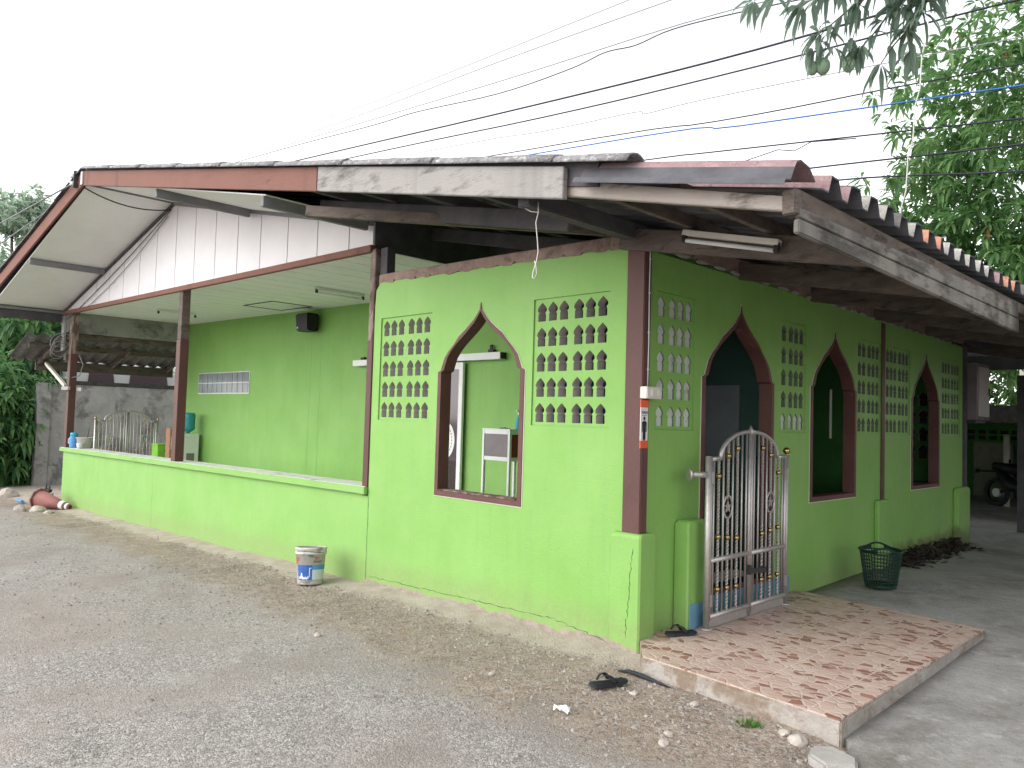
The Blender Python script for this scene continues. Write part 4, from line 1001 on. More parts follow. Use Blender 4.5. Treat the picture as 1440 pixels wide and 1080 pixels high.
# paint pail
bx, by = -3.70, -.36
t_ = thing('paint_pail', 'dirty white paint pail with blue label, leaning beside the green wall', 'bucket', (bx, by, gz(bx, by) + .006))
t_.rotation_euler = (R_(-3), R_(-5), 0)
rr = lambda z: .122 + .026 * z / .36
MB().lathe([(0, 0), (.118, 0), (.122, .008), (rr(.29), .29), (.156, .292), (.158, .302), (.153, .308), (.153, .335), (.158, .34), (.156, .352), (.149, .36), (.142, .36), (.138, .30), (.115, .012), (0, .01)], (0, 0, 0), 40, 0).build('body', M['pail'], t_)
MB().lathe([(.1145, .0125), (.1375, .30), (.1412, .355)], (0, 0, 0), 40).build('inside', M['pail_in'], t_)
def wrap(a0, a1, z0, z1, off=.0012, n=14):
    m = MB(); vs = []
    for k in range(n + 1):
        a = R_(a0 + (a1 - a0) * k / n)
        for z in (z0, z1):
            r = rr(z) + off; vs.append((r * math.cos(a), r * math.sin(a), z))
    return m.add(vs, [(2 * k, 2 * k + 2, 2 * k + 3, 2 * k + 1) for k in range(n)], 0, True)
# the camera looks along (-.86, .51): facing angle about -31 degrees
FA = -31
wrap(FA - 62, FA + 8, .045, .19).build('blue_label', M['blue'], t_); wrap(FA + 8, FA + 88, .145, .19).build('light_label', M['sky_blue'], t_)
wrap(FA + 8, FA + 88, .05, .144, .001).build('pale_label', surf('pale_label', (.50, .56, .58), (.58, .63, .65), 9, .5, .0005, 60), t_)
lw = wrap(FA - 5, FA - 2, .075, .165, .002); a_ = wrap(FA - 5, FA + 4, .158, .165, .002); lw.add(a_.v, a_.f, 0)
for k in range(16):
    an = FA - 58 + k * 3.2; z = .052 + random.uniform(0, .012); q = wrap(an, an + random.uniform(2, 5), z, z + random.uniform(.01, .035) * (1.6 if k in (4, 5, 6, 7) else .7), .002, 2); lw.add(q.v, q.f, 0)
lw.build('label_print', M['white'], t_)
def cyl(a0, z0): 
    return lambda x, y, z: Vector(((rr(z0 + y) + .0013) * math.cos(R_(a0) + x / .14), (rr(z0 + y) + .0013) * math.sin(R_(a0) + x / .14), z0 + y))
obj('lettering', text_mesh('lettering', 'JBP', .036, cyl(FA + 26, .243), M['red_ink'], 0), t_)
obj('lettering', text_mesh('lettering', 'SMART', .034, cyl(FA + 32, .210), M['dark'], 0), t_)
obj('lettering', text_mesh('lettering', 'JBP', .085, cyl(FA - 72, .205), M['red_ink'], 0), t_)
MB().tube([(.155 * math.cos(a), .155 * math.sin(a), .305 - .02 * math.sin((a - .4) * 1.0)) for a in [R_(FA - 60 + 10 * k) for k in range(15)]], .0025, 5).build('wire_handle', M['dark'], t_)

# plastic laundry basket
t_ = thing('laundry_basket', 'dark green plastic lattice basket with oval handles beside the side wall', 'basket', (.42, 3.36, .112), R_(118)); t_.scale = (.92, .92, .90)
def bask(z): f = z / .40; return (.168 + .06 * f, .150 + .055 * f)
n = 40; lt = MB()
for k in range(10):
    z = .025 + .335 * k / 9; a, b = bask(z); lt.tube([(a * math.cos(2 * math.pi * q / n), b * math.sin(2 * math.pi * q / n), z) for q in range(n + 1)], .0048, 5, 0, False)
for q in range(n):
    t = 2 * math.pi * q / n; a, b = bask(.02); a2, b2 = bask(.36); lt.tube([(a * math.cos(t), b * math.sin(t), .02), (a2 * math.cos(t), b2 * math.sin(t), .36)], .0050, 4)
lt.build('lattice', M['basket'], t_)
MB().lathe([(0, 0), (.170, 0), (.173, .022), (.168, .022), (.163, .006), (0, .006)], (0, 0, 0), n, 0, None, True, 1, .150 / .168).build('base', M['basket'], t_)
up = MB(); vs = []
def rimz(t): return .395 + .045 * max(0, math.cos(2 * t)) ** 2 - .012
for q in range(n + 1):
    t = 2 * math.pi * q / n; a, b = bask(.36); a2, b2 = bask(.42)
    vs += [(a * math.cos(t) * .985, b * math.sin(t) * .985, .360), (a2 * math.cos(t), b2 * math.sin(t), rimz(t))]
fs = []
for q in range(n):
    t = 2 * math.pi * (q + .5) / n
    if abs(math.cos(t)) > .93:   # hand holes: two bands with a gap between
        continue
    fs.append((2 * q, 2 * q + 2, 2 * q + 3, 2 * q + 1))
rm = up.add(vs, fs, 0, True).build('rim_band', M['basket'], t_); sm_ = rm.modifiers.new('solid', 'SOLIDIFY'); sm_.thickness = .005
MB().tube([(bask(.42)[0] * math.cos(2 * math.pi * q / n), bask(.42)[1] * math.sin(2 * math.pi * q / n), rimz(2 * math.pi * q / n)) for q in range(n + 1)], .011, 8, 0, False).tube([(bask(.36)[0] * .985 * math.cos(2 * math.pi * q / n), bask(.36)[1] * .985 * math.sin(2 * math.pi * q / n), .362) for q in range(n + 1)], .008, 6, 0, False).build('rim', M['basket'], t_)

# slippers
def slipper(label, loc, rz, ln=.265, tilt=0):
    t = thing('rubber_slipper', label, 'slipper', loc, rz, 'black rubber slippers'); t.rotation_euler = (tilt, 0, rz); s = ln / .27
    half = [(-.135, .0), (-.128, .022), (-.10, .036), (-.05, .038), (0, .036), (.04, .043), (.085, .05), (.115, .042), (.130, .022), (.135, 0)]
    poly = [(u * s, v * s) for u, v in half] + [(u * s, -v * s * .92) for u, v in half[-2:0:-1]]
    MB().prism(poly, lambda u, v, d: (u, v, d + .006 * (u / .13) ** 2), .004, .024).build('sole', M['rubber'], t, .004)
    dm = MB()
    for i in range(-8, 9):
        for j in range(-2, 3): dm.box(i * .0135 * s - .0042, j * .0135 * s - .0042, .0245, i * .0135 * s + .0042, j * .0135 * s + .0042, .0275 + .006 * (i * .0135 / .13) ** 2)
    dm.build('footbed_studs', M['rubber'], t)
    for sy in (-1, 1):
        m = MB(); K = 10; vs = []
        for k in range(K + 1):
            f = k / K; x = (.082 - .115 * f) * s; y = sy * (.002 + .044 * f ** .8) * s; z = .028 + .045 * math.sin(math.pi * min(1, .12 + f * .92)) ** .8 * (1 if f < .95 else .7)
            wd = (.007 + .012 * f) * s
            vs += [(x - wd * .5, y - sy * .004, z - .001), (x + wd, y, z - .004), (x + wd, y + sy * .004, z), (x - wd * .5, y, z + .004)]
        fs = [(4 * k + q, 4 * k + (q + 1) % 4, 4 * k + 4 + (q + 1) % 4, 4 * k + 4 + q) for k in range(K) for q in range(4)] + [(0, 1, 2, 3), (4 * K + 3, 4 * K + 2, 4 * K + 1, 4 * K)]
        m.add(vs, fs, 0, True).build('strap', M['rubber'], t)
    return t
slipper('black rubber slipper lying in the dirt in front of the porch', (.28, -.665, gz(.28, -.665) + .008), math.atan2(-.25, -.085) , .27)
slipper('black rubber slipper on the porch tiles beside the blue tiled stub', (.172, .29, .120), math.atan2(-.165, -.09), .245)
tag(MB().tube([(.13, -.375, gz(.13, -.375) + .008), (.22, -.375, gz(.22, -.375) + .022), (.33, -.39, gz(.33, -.39) + .02), (.43, -.40, gz(.43, -.4) + .012), (.56, -.41, gz(.56, -.41) + .006)], [.004, .013, .016, .012, .002], 8).build('rubber_strip', M['rubber'], None, 0, True), 'tapering black rubber strip lying in the dirt along the porch edge', 'strip')
# tissue
tm = MB(); 
for k in range(3):
    c = Vector((.375 + .03 * k - .03, -1.2 + .02 * (k % 2), gz(.37, -1.2) + .012)); n_ = 9
    vs = [c + Vector((0, 0, .015 + .012 * k))] + [c + Vector((.032 * math.cos(q * .7) * random.uniform(.6, 1.2), .025 * math.sin(q * .7) * random.uniform(.6, 1.2), random.uniform(-.008, .022))) for q in range(n_)]
    tm.add(vs, [(0, 1 + q, 1 + (q + 1) % n_) for q in range(n_)], 0)
tag(tm.build('tissue', M['paper'], None, 0, True), 'crumpled white tissue on the gravel in front of the slipper', 'tissue')

# fallen traffic cone
t_ = thing('traffic_cone', 'faded red traffic cone lying on its side at the far corner of the counter', 'cone', (-12.80, -.27, gz(-12.8, -.27) + .085))
d = Vector((.70, .30, -.095)).normalized(); mt_ = d.to_track_quat('Z', 'Y').to_matrix()
L = .80; r0, r1 = .165, .042
MB().lathe([(r0 * .9, -L / 2 + .01), (r0, -L / 2 + .012), (r1, L / 2), (r1 - .012, L / 2), (r0 - .016, -L / 2 + .012), (r0 * .9, -L / 2 + .01)], (0, 0, .03), 28, 0, mt_).build('body', M['cone'], t_)
MB().lathe([(r0 * .98, -L / 2 - .02), (r0 * 1.22, -L / 2 - .02), (r0 * 1.22, -L / 2 + .01), (r0 * .98, -L / 2 + .01), (r0 * .98, -L / 2 - .02)], (0, 0, .03), 8, 0, mt_, False).build('base_rim', M['cone'], t_)
for a, b in ((.17, .25), (.31, .355)):
    ra = r0 + (r1 - r0) * (a + L / 2) / L + .003; rb = r0 + (r1 - r0) * (b + L / 2) / L + .003
    MB().lathe([(ra, a), (rb, b)], (0, 0, .03), 28, 0, mt_).build('white_stripe', M['white'], t_)

# loose stones
def stone_mesh(r, seed, mat):
    bm = bmesh.new(); bmesh.ops.create_icosphere(bm, subdivisions=2, radius=r)
    for v in bm.verts:
        k = 1 + .45 * noise.noise(v.co / r * .9 + Vector((seed, 0, 0))) + .12 * noise.noise(v.co / r * 2.6 + Vector((0, seed, 0))); v.co *= k; v.co.z *= .62
    me = bpy.data.meshes.new('stone'); bm.to_mesh(me); bm.free(); me.materials.append(mat); return me
ST = [(-12.75, -.56, .13, 'cream boulder in front of the fallen cone', None), (-13.25, -.72, .10, 'flat brown stone to the left of the cream boulder', 'pair'), (-12.95, -.78, .09, 'flat brown stone to the left of the cream boulder', 'pair'), (-12.3, -.50, .07, 'small flat stone under the cone tip', None),
      (.80, -.55, .028, 'pebble close to the front edge of the porch', None), (1.42, -.56, .05, 'broken lump of pale cement beside the porch corner', None), (1.33, -.53, .03, 'small pale lump next to the broken cement lump', None), (.98, -1.12, .03, 'larger of the two pale pebbles right of the tissue', None), (.93, -1.0, .024, 'smaller of the two pale pebbles right of the tissue', None), (-.35, -1.05, .022, 'pale stone among the gravel left of the tissue', None), (-1.9, -1.35, .03, 'white stone alone on the gravel below the pail', None), (.45, -.64, .026, 'cream pebble touching the slipper in the dirt', None), (-16.1, -.3, .22, 'grey rock under the left bushes beside the fence pillar', None), (-16.6, -.9, .25, 'largest grey rock under the left bushes', None)]
for k, (x, y, r, lab, g_) in enumerate(ST):
    o = obj('stone', stone_mesh(r, k * 3.3, M['stone'])); o.location = (x, y, gz(x, y) + r * .22); o.rotation_euler = (0, 0, k * 1.1)
    tag(o, lab, 'stone', 'loose stones')
# broken slab of cement at the porch corner
tag(MB().prism([(1.52, -.63), (1.60, -.56), (1.74, -.62), (1.78, -.72), (1.66, -.80), (1.55, -.74)], lambda u, v, d: (u, v, d + .02 * (u - 1.6)), -.03, .035).build('cement_slab', M['cement'], None, .012, True), 'flat broken slab of cement against the porch corner', 'slab')

# gravel: small stones strewn in the dirt strip and on the road
gm_ = MB(); rnd = random.Random(4)
def peb(x, y, r):
    z = gz(x, y); a = rnd.uniform(0, 6.28); vs = []
    for k in range(5):
        t = a + k * 1.2566; q = r * rnd.uniform(.7, 1.25); vs.append((x + q * math.cos(t), y + q * math.sin(t) * .8, z - r * .15))
    for k in range(4):
        t = a + .4 + k * 1.57; q = r * rnd.uniform(.35, .65); vs.append((x + q * math.cos(t), y + q * math.sin(t), z + r * rnd.uniform(.4, .8)))
    gm_.add(vs, [(0, 1, 6, 5), (1, 2, 6), (2, 3, 7, 6), (3, 4, 8, 7), (4, 0, 5, 8), (5, 6, 7, 8)])
for k in range(7500):
    u = rnd.random()
    if u < .55: x = rnd.uniform(-6, 1.55); y = -.25 - abs(rnd.gauss(0, .55)) * (1 + .06 * (x + 6)); r = rnd.choice([.004, .005, .006, .007, .008, .010, .013, .016])
    elif u < .85: x = rnd.uniform(-4, 2.4); y = rnd.uniform(-3.4, -1.0); r = rnd.choice([.004, .005, .006, .007, .009])
    else: x = rnd.uniform(-14, -3); y = rnd.uniform(-2.8, -.2); r = rnd.choice([.007, .009, .012, .016])
    if x > 1.45 and y > -.5: continue
    peb(x, y, r)
tag(gm_.build('gravel', M['gravel']), 'loose gravel strewn over the dirt strip and road', 'gravel', None, 'stuff')

# leaf litter along the side wall
lm_ = MB()
for k in range(420):
    y = rnd.uniform(4.75, 7.1); x = .03 + abs(rnd.gauss(0, .13)); z = .105 + max(0, .16 - x * .6) * rnd.random()
    a = rnd.uniform(0, 6.28); l = rnd.uniform(.04, .09); d = Vector((math.cos(a), math.sin(a), rnd.uniform(-.4, .7))) * l; s = Vector((-math.sin(a), math.cos(a), rnd.uniform(-.5, .5))) * l * .3; c = Vector((x, y, z))
    lm_.add([c - d, c + s, c + d, c - s + Vector((0, 0, .01))], [(0, 1, 2, 3)])
tag(lm_.build('leaf_litter', M['litter']), 'dark dead leaves piled at the foot of the side wall', 'leaves', None, 'stuff')
# weed tuft
wm = MB()
for k in range(34):
    a = rnd.uniform(0, 6.28); l = rnd.uniform(.02, .05); c = Vector((1.16 + rnd.gauss(0, .03), -.57 + rnd.gauss(0, .02), gz(1.16, -.57))); d = Vector((math.cos(a) * l, math.sin(a) * l, rnd.uniform(.015, .04))); s = Vector((-math.sin(a), math.cos(a), 0)) * l * .25
    wm.add([c, c + d * .6 + s, c + d, c + d * .6 - s], [(0, 1, 2, 3)])
tag(wm.build('weed', M['weed'], None, 0, True), 'small green weed tuft in the dirt under the porch edge', 'weed')

# ------------------------------------------------------------------ vegetation
rv = random.Random(11)
def leaf(m, p, d, ln, wd, droop=.35, side=None):
    """one folded leaf: four faces, bending down towards its tip"""
    d = d.normalized(); s = side if side else d.cross(Vector((0, 0, 1)))
    if s.length < .05: s = Vector((1, 0, 0))
    s = s.normalized(); s = (s + Vector((0, 0, rv.uniform(-.5, .5)))).normalized(); up = s.cross(d)
    g_ = Vector((0, 0, -1))
    a = p; b = p + d * ln * .38 + g_ * ln * droop * .10; c = p + d * ln * .72 + g_ * ln * droop * .42; e = p + d * ln * .97 + g_ * ln * droop * .95
    f = up * wd * .22
    m.add([a, b - s * wd * .5 + f, b, b + s * wd * .5 + f, c - s * wd * .40 + f, c, c + s * wd * .40 + f, e],
          [(0, 1, 2), (0, 2, 3), (1, 4, 5, 2), (2, 5, 6, 3), (4, 7, 5), (5, 7, 6)], 0, False)
def rosette(m, p, out, n, ln, wd, droop, spread=.9):
    for k in range(n):
        d = (out.normalized() * (1 - spread * .5) + Vector((rv.gauss(0, 1), rv.gauss(0, 1), rv.gauss(-.15, .7))).normalized() * spread)
        leaf(m, p + d.normalized() * ln * .06, d, ln * rv.uniform(.65, 1.2), wd * rv.uniform(.8, 1.2), droop * rv.uniform(.3, 1.5))
def crown(m, c, rad, ncl, nl, ln, wd, droop, seed, thr=-.12, freq=.55, shell=.45, spread=.9, keep=None):
    c = Vector(c); pts = []; tries = 0
    while len(pts) < ncl and tries < ncl * 40:
        tries += 1
        v = Vector((rv.gauss(0, 1), rv.gauss(0, 1), rv.gauss(0, 1))).normalized() * (shell + (1 - shell) * rv.random() ** .6)
        edge_ = 1 + .22 * noise.noise(v * 2.2 + Vector((seed, 0, 0)))
        p = c + Vector((v.x * rad[0], v.y * rad[1], v.z * rad[2])) * edge_
        if noise.noise(p * freq + Vector((seed, seed, 0))) < thr: continue
        if keep and not keep(p): continue
        pts.append((p, (p - c)))
    for p, o in pts: rosette(m, p, Vector((o.x, o.y, o.z * .5)), nl, ln, wd, droop, spread)
    return pts
def limb(m, a, b, r0, r1, bend=.2, n=7):
    a = Vector(a); b = Vector(b); o = Vector((rv.gauss(0, 1), rv.gauss(0, 1), rv.gauss(0, .5))) * bend * (b - a).length * .3
    pts = [a.lerp(b, k / n) + o * math.sin(math.pi * k / n) + Vector((rv.gauss(0, .01), rv.gauss(0, .01), 0)) * (b - a).length for k in range(n + 1)]
    m.tube(pts, [r0 + (r1 - r0) * k / n for k in range(n + 1)], 7); return pts

# big mango tree behind the roof at the right
T = thing('mango_tree', 'large dense mango tree with long drooping leaves rising behind the right end of the roof', 'tree', (2.6, 12.2, 0))
lm = MB(); off = Vector((2.6, 12.2, 0))
cr = crown(lm, (-2.0, .0, 6.3), (4.1, 2.4, 4.0), 2400, 9, .27, .070, .42, 3, -.30, .75, .30, .95)
cr += crown(lm, (.9, .6, 7.6), (3.0, 2.6, 3.4), 500, 9, .31, .078, .5, 8, -.1, .7, .4, .95)
cr += crown(lm, (-3.3, -.8, 4.4), (2.0, 1.2, 1.2), 330, 9, .28, .075, .5, 5, -.1, .8, .3, .95)
lm.build('crown', M['mango_leaf'], T)
tk = MB(); limb(tk, (0, 0, -.1), (-.3, .2, 3.2), .30, .22, .1, 8)
for b in ((-2.6, -.4, 6.4), (-1.2, .4, 8.8), (1.2, .5, 8.0), (-3.2, -.6, 4.9), (-.6, -1.4, 6.5)):
    pt = limb(tk, (-.3, .2, 3.1), b, .15, .04, .3, 9)
    for q in range(6):
        s_ = pt[rv.randint(4, 9)]; limb(tk, s_, s_ + Vector((rv.gauss(0, .9), rv.gauss(0, .7), rv.gauss(.1, .8))), .03, .008, .3, 5)
tk.build('trunk', M['bark'], T)
dm_ = MB()
for k in range(60):
    p, o = cr[rv.randint(0, len(cr) - 1)]
    if k < 42: p = p + o.normalized() * .15
    for q in range(3): leaf(dm_, p + Vector((rv.gauss(0, .04), rv.gauss(0, .04), -.05)), Vector((rv.gauss(0, .25), rv.gauss(0, .25), -1)), .24, .06, .1)
dm_.build('dead_leaves', M['dry_leaf'], T)

# near branch with fruit hanging over the eave
bp = Vector((1.05, 1.35, 4.75))
T = thing('mango_branch', 'grey green mango branch with hanging fruit reaching in from the top of the photo', 'branch', tuple(bp))
tw = MB(); lf = MB()
limb(tw, (2.6, 1.6, 2.2), (.55, .15, .62), .05, .022, .15, 8)
for (a, b) in (((.55, .15, .42), (-.36, -.05, -.10)), ((.5, .15, .42), (-.12, .1, -.22)), ((.50, .12, .40), (-.02, .22, -.34)), ((.52, .15, .40), (.20, .22, -.30)), ((.3, .1, .30), (-.74, -.42, .16)), ((.5, .1, .4), (-.45, -.2, .12)), ((.5, .1, .4), (.30, .15, -.08)), ((.5, .1, .4), (-.1, .0, .06)), ((.5, .1, .4), (.15, .1, .02)), ((.5, .1, .5), (-.3, -.1, .22)), ((.5, .1, .5), (.34, .1, .2))):
    pt = limb(tw, a, b, .014, .004, .25, 8)
    for q in (2, 3, 4, 5, 6, 7, 8): rosette(lf, Vector(pt[q]), Vector(b) - Vector(a) + Vector((0, 0, -.6)), 4 if q < 8 else 8, .165, .044, .7, .85)
tw.build('twigs', M['bark'], T); [rosette(lf, Vector((x, y, z)), Vector((.1, 0, -.5)), 5, .16, .044, .6, .9) for x, y, z in ((-.40, .02, -.12), (-.34, .05, -.05), (-.46, -.02, -.16), (-.20, .1, -.12), (-.12, .1, -.2), (-.3, .0, -.2))]
lf.build('leaves', M['near_leaf'], T)
dm_ = MB()
for k in range(9): 
    c = Vector((.40 + rv.gauss(0, .12), .1, .42 + rv.gauss(0, .06)))
    for q in range(3): leaf(dm_, c, Vector((rv.gauss(0, .4), rv.gauss(0, .3), -1)), .15, .04, .1)
dm_.build('dead_leaves', M['dry_leaf'], T)
for (x, y, z, r) in ((-.385, .03, -.315, .056), (-.455, .0, -.32, .046), (-.215, .10, -.33, .050)):
    mg = MB(); mg.lathe([(1e-4, -r * 1.25), (r * .45, -r * 1.12), (r * .82, -r * .7), (r * .98, -r * .1), (r * .9, r * .5), (r * .62, r * .95), (r * .25, r * 1.15), (1e-4, r * 1.17)], (x, y, z), 14)
    f = mg.build('mango_fruit', M['mango'], T)
    MB().tube([(x, y, z + r * 1.15), (x + .02, y, z + r * 1.15 + .10), (x + .06, y, z + r * 1.15 + .24)], .003, 5).build('stalk', M['bark'], f)

# left: broad leaved bushes, distant pale tree
def bush(label, loc, rads, ncl, ln, wd, mat='bush_leaf', seed=1, nl=8, name='bush', group='bushes at the left'):
    t = thing(name, label, 'bush', loc, 0, group); m = MB()
    for (c, r, f) in rads: crown(m, c, r, int(ncl * f), nl, ln, wd, .6, seed, -.25, 1.1, .5, .9)
    m.build('foliage', M[mat], t)
    s_ = MB()
    for k in range(6): limb(s_, (rv.gauss(0, .3), rv.gauss(0, .2), -.5), tuple(Vector(rads[k % len(rads)][0]) + Vector((rv.gauss(0, .6), rv.gauss(0, .4), .4))), .04, .012, .2, 6)
    s_.build('stems', M['bark'], t)
bush('dark bush spilling to the ground left of the fence pillar', (-20.2, -.35, -.35), [((0, .3, 1.6), (1.5, .95, 1.7), 1), ((.6, -.2, .8), (1.2, .8, 1.0), .5), ((.7, .95, 1.1), (.7, .5, 1.5), .5), ((-.6, 1.5, 1.2), (.8, .7, 1.6), .4)], 330, .34, .10, 'bush_leaf', 2)
bush('tall bright bush behind the small corrugated awning', (-22.5, 1.6, -.4), [((0, -.3, 3.2), (1.8, 1.9, 2.2), 1), ((0, 1.4, 3.6), (1.6, 1.6, 1.5), .7)], 380, .40, .12, 'bush_leaf', 6)
bush('leafy bush at the left edge below the roof corner', (-25.0, .6, -.4), [((0, 0, 3.0), (2.0, 1.8, 3.0), 1)], 360, .42, .13, 'bush_leaf', 9)
t_ = thing('leafy_sapling', 'young plant with large pale leaves at the far left edge in front of the bushes', 'plant', (-18.6, -.25, -.4))
m = MB(); s_ = MB()
for z, k in ((2.55, 7), (2.2, 6), (1.5, 7), (.95, 6)):
    rosette(m, Vector((.05 * z, 0, z)), Vector((.3, -.4, .6)), k, .42, .14, .5, .95)
s_.tube([(0, 0, -.1), (.05, 0, 1.2), (.12, 0, 2.6)], [.03, .022, .01], 7)
m.build('leaves', M['hedge_leaf'], t_); s_.build('stem', M['bark'], t_)
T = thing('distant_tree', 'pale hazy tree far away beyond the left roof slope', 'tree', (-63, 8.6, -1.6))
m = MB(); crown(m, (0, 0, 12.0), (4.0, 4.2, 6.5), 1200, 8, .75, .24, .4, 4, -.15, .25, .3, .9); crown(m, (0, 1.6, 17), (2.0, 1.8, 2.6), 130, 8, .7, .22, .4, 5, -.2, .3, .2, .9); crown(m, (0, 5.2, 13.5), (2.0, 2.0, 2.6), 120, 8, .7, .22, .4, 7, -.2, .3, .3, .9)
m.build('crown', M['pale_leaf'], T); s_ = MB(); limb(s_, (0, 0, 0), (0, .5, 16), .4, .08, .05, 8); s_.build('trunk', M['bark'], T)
# plants on the fence top
m = MB()
for k in range(9): rosette(m, Vector((0, .02 + k * .075, .06)), Vector((.4, -.2, 1)), 5, .22, .04, .5, .9)
tag(m.build('fern_tuft', M['bush_leaf']), 'fern tuft growing on top of the grey fence pillar', 'plant').location = (-18.85, .78, 2.18)

# right rear: ivy hedge lit by the sky, behind the low shelter
T = thing('ivy_hedge', 'bright leafy hedge seen through the gap under the dark rear roof', 'hedge', (-1.9, 19.5, 0))
m = MB(); crown(m, (0, 0, 2.4), (2.8, .9, 2.8), 2000, 8, .20, .10, .5, 2, -.9, .8, .5, .9); m.build('foliage', M['hedge_leaf'], T)
s_ = MB(); limb(s_, (0, .1, -.1), (0, .1, 2.4), .08, .03, .1, 6); s_.build('stems', M['bark'], T)
tag(MB().box(-1.55, 18.1, 0, -1.28, 18.3, 3.6).build('concrete_pillar', M['offwhite'], None, .01, True), 'pale concrete pillar in front of the leafy hedge', 'pillar')

# ------------------------------------------------------------------ left neighbours
F = thing('boundary_wall', 'grey rendered boundary wall with a pillar and black mossy top beyond the hall', 'wall', (-18.9, .8, -.45))
MB().box(-.08, .30, .0, .02, 9, 2.62).build('panel', M['fence'], F); MB().box(-.12, .0, -.1, .10, .299, 2.64).build('pillar', M['fence'], F, .01)
MB().box(-.10, .30, 2.621, .05, 9, 2.72).build('coping', M['moss'], F, .01); MB().box(.021, .30, 0, .10, 9, .55).build('plinth', M['fence'], F, .012)
V_ = thing('white_van', 'white van parked beyond the grey boundary wall, only its roof and windows in view', 'van', (-21.4, 4.2, -.4))
sec = [(-.88, .35), (.88, .35), (.92, .9), (.90, 1.3), (.74, 1.95), (.60, 2.98), (-.60, 2.98), (-.74, 1.95), (-.90, 1.3), (-.92, .9)]
sec = [(-.88, .35), (.88, .35), (.93, .9), (.91, 1.55), (.78, 3.12), (.55, 3.28), (-.55, 3.28), (-.78, 3.12), (-.91, 1.55), (-.93, .9)]
MB().prism(sec, lambda u, v, d: (u, d, v), -2.3, 2.2).build('body', M['car'], V_, .06)
wn = MB()
for y0, y1 in ((-1.9, -.95), (-.80, .55), (.70, 1.9)):
    wn.hexa([(.905, y0, 1.62), (.915, y0, 1.62), (.915, y1, 1.62), (.905, y1, 1.62), (.80, y0 + .16, 2.98), (.82, y0 + .16, 2.98), (.82, y1 - .16, 2.98), (.80, y1 - .16, 2.98)])
    wn.build('side_window', M['glass_dark'], V_); wn = MB()
MB().hexa([(-.72, -2.37, 1.7), (.72, -2.37, 1.7), (.72, -2.35, 1.7), (-.72, -2.35, 1.7), (-.62, -2.33, 2.65), (.62, -2.33, 2.65), (.62, -2.31, 2.65), (-.62, -2.31, 2.65)]).build('windscreen', M['glass_dark'], V_)
for sx in (-1, 1):
    for y in (-1.5, 1.4):
        wh = MB().tube([(sx * .75, y, .36), (sx * .94, y, .36)], .36, 20).build('wheel', M['rubber'], V_); MB().tube([(sx * .941, y, .36), (sx * .95, y, .36)], .22, 16).build('rim', M['alu'], wh)
# small corrugated awning on the far side of the hall
A = thing('awning', 'small weathered corrugated awning on the far side of the hall', 'awning')
def zaw(x): return 2.97 + .30 * (x + 13.95)
m = MB(); yl = [-.62 + .04 * k for k in range(83)]; n = len(yl); vs = []
for q in (0, 1):
    for x in (-13.90, -14.6, -15.3):
        for y in yl: vs.append((x, y, zaw(x) + .035 * math.sin(2 * math.pi * (y - .1) / .245) - q * .008))
fs = []
for k in range(2):
    for j in range(n - 1): a = k * n + j; fs += [(a, a + 1, a + n + 1, a + n), (3 * n + a, 3 * n + a + n, 3 * n + a + n + 1, 3 * n + a + 1)]
for j in range(n - 1): fs += [(j, j + 1, 3 * n + j + 1, 3 * n + j), (2 * n + j, 2 * n + j + 1, 5 * n + j + 1, 5 * n + j)]
for e in (0, n - 1):
    for k in range(2): a = k * n + e; fs.append((a, a + n, 3 * n + a + n, 3 * n + a))
m.add(vs, fs, 0, True).build('corrugated_sheet', M['sheet'], A)
MB().box(-14.28, -.5, zaw(-14.25) - .145, -14.22, 2.65, zaw(-14.25) - .045).build('purlin', M['old_wood'], A); MB().box(-15.22, -.15, zaw(-15.2) - .25, -15.15, 2.65, zaw(-15.2) - .045).build('purlin', M['old_wood'], A)
for y in (-.1, 1.3, 2.5): MB().bar((-13.97, y, zaw(-13.97) - .13), (-15.2, y, zaw(-15.2) - .12), .05, .09).build('rafter', M['old_wood'], A)
MB().bar((-13.47, -.03, 2.0), (-14.75, -.06, 2.47), .05, .06).build('brace', M['offwhite'], A)
pts = [(-13.60 + .035 * math.sin(k * .37), -.10 - .17 * math.cos(k * .52 + .3) - .03 * math.sin(k * .21), 2.78 + .16 * math.sin(k * .52) * (1 + .35 * math.sin(k * .23)) + .10 * math.sin(k * .11)) for k in range(56)]
tag(MB().tube(pts, .008, 5).build('wire_tangle', M['cable_grey'], None, 0, True), 'tangle of grey wire beside the far left post under the roof', 'wire')
tag(MB().tube([(-13.28, .13, 2.60), (-13.24, .20, 2.42), (-13.26, .15, 2.20), (-13.32, -.02, 2.14), (-13.50, -.03, 2.17)], .010, 6).build('wire_loop', M['cable_grey'], None, 0, True), 'grey wire looped round the far left post', 'wire')
MBx = MB().box(-13.62, -.05, 2.50, -13.47, .06, 2.62); tag(MBx.build('junction_box', M['old_wood'], None, .005, True), 'old brown junction box nailed to the far left post', 'box')
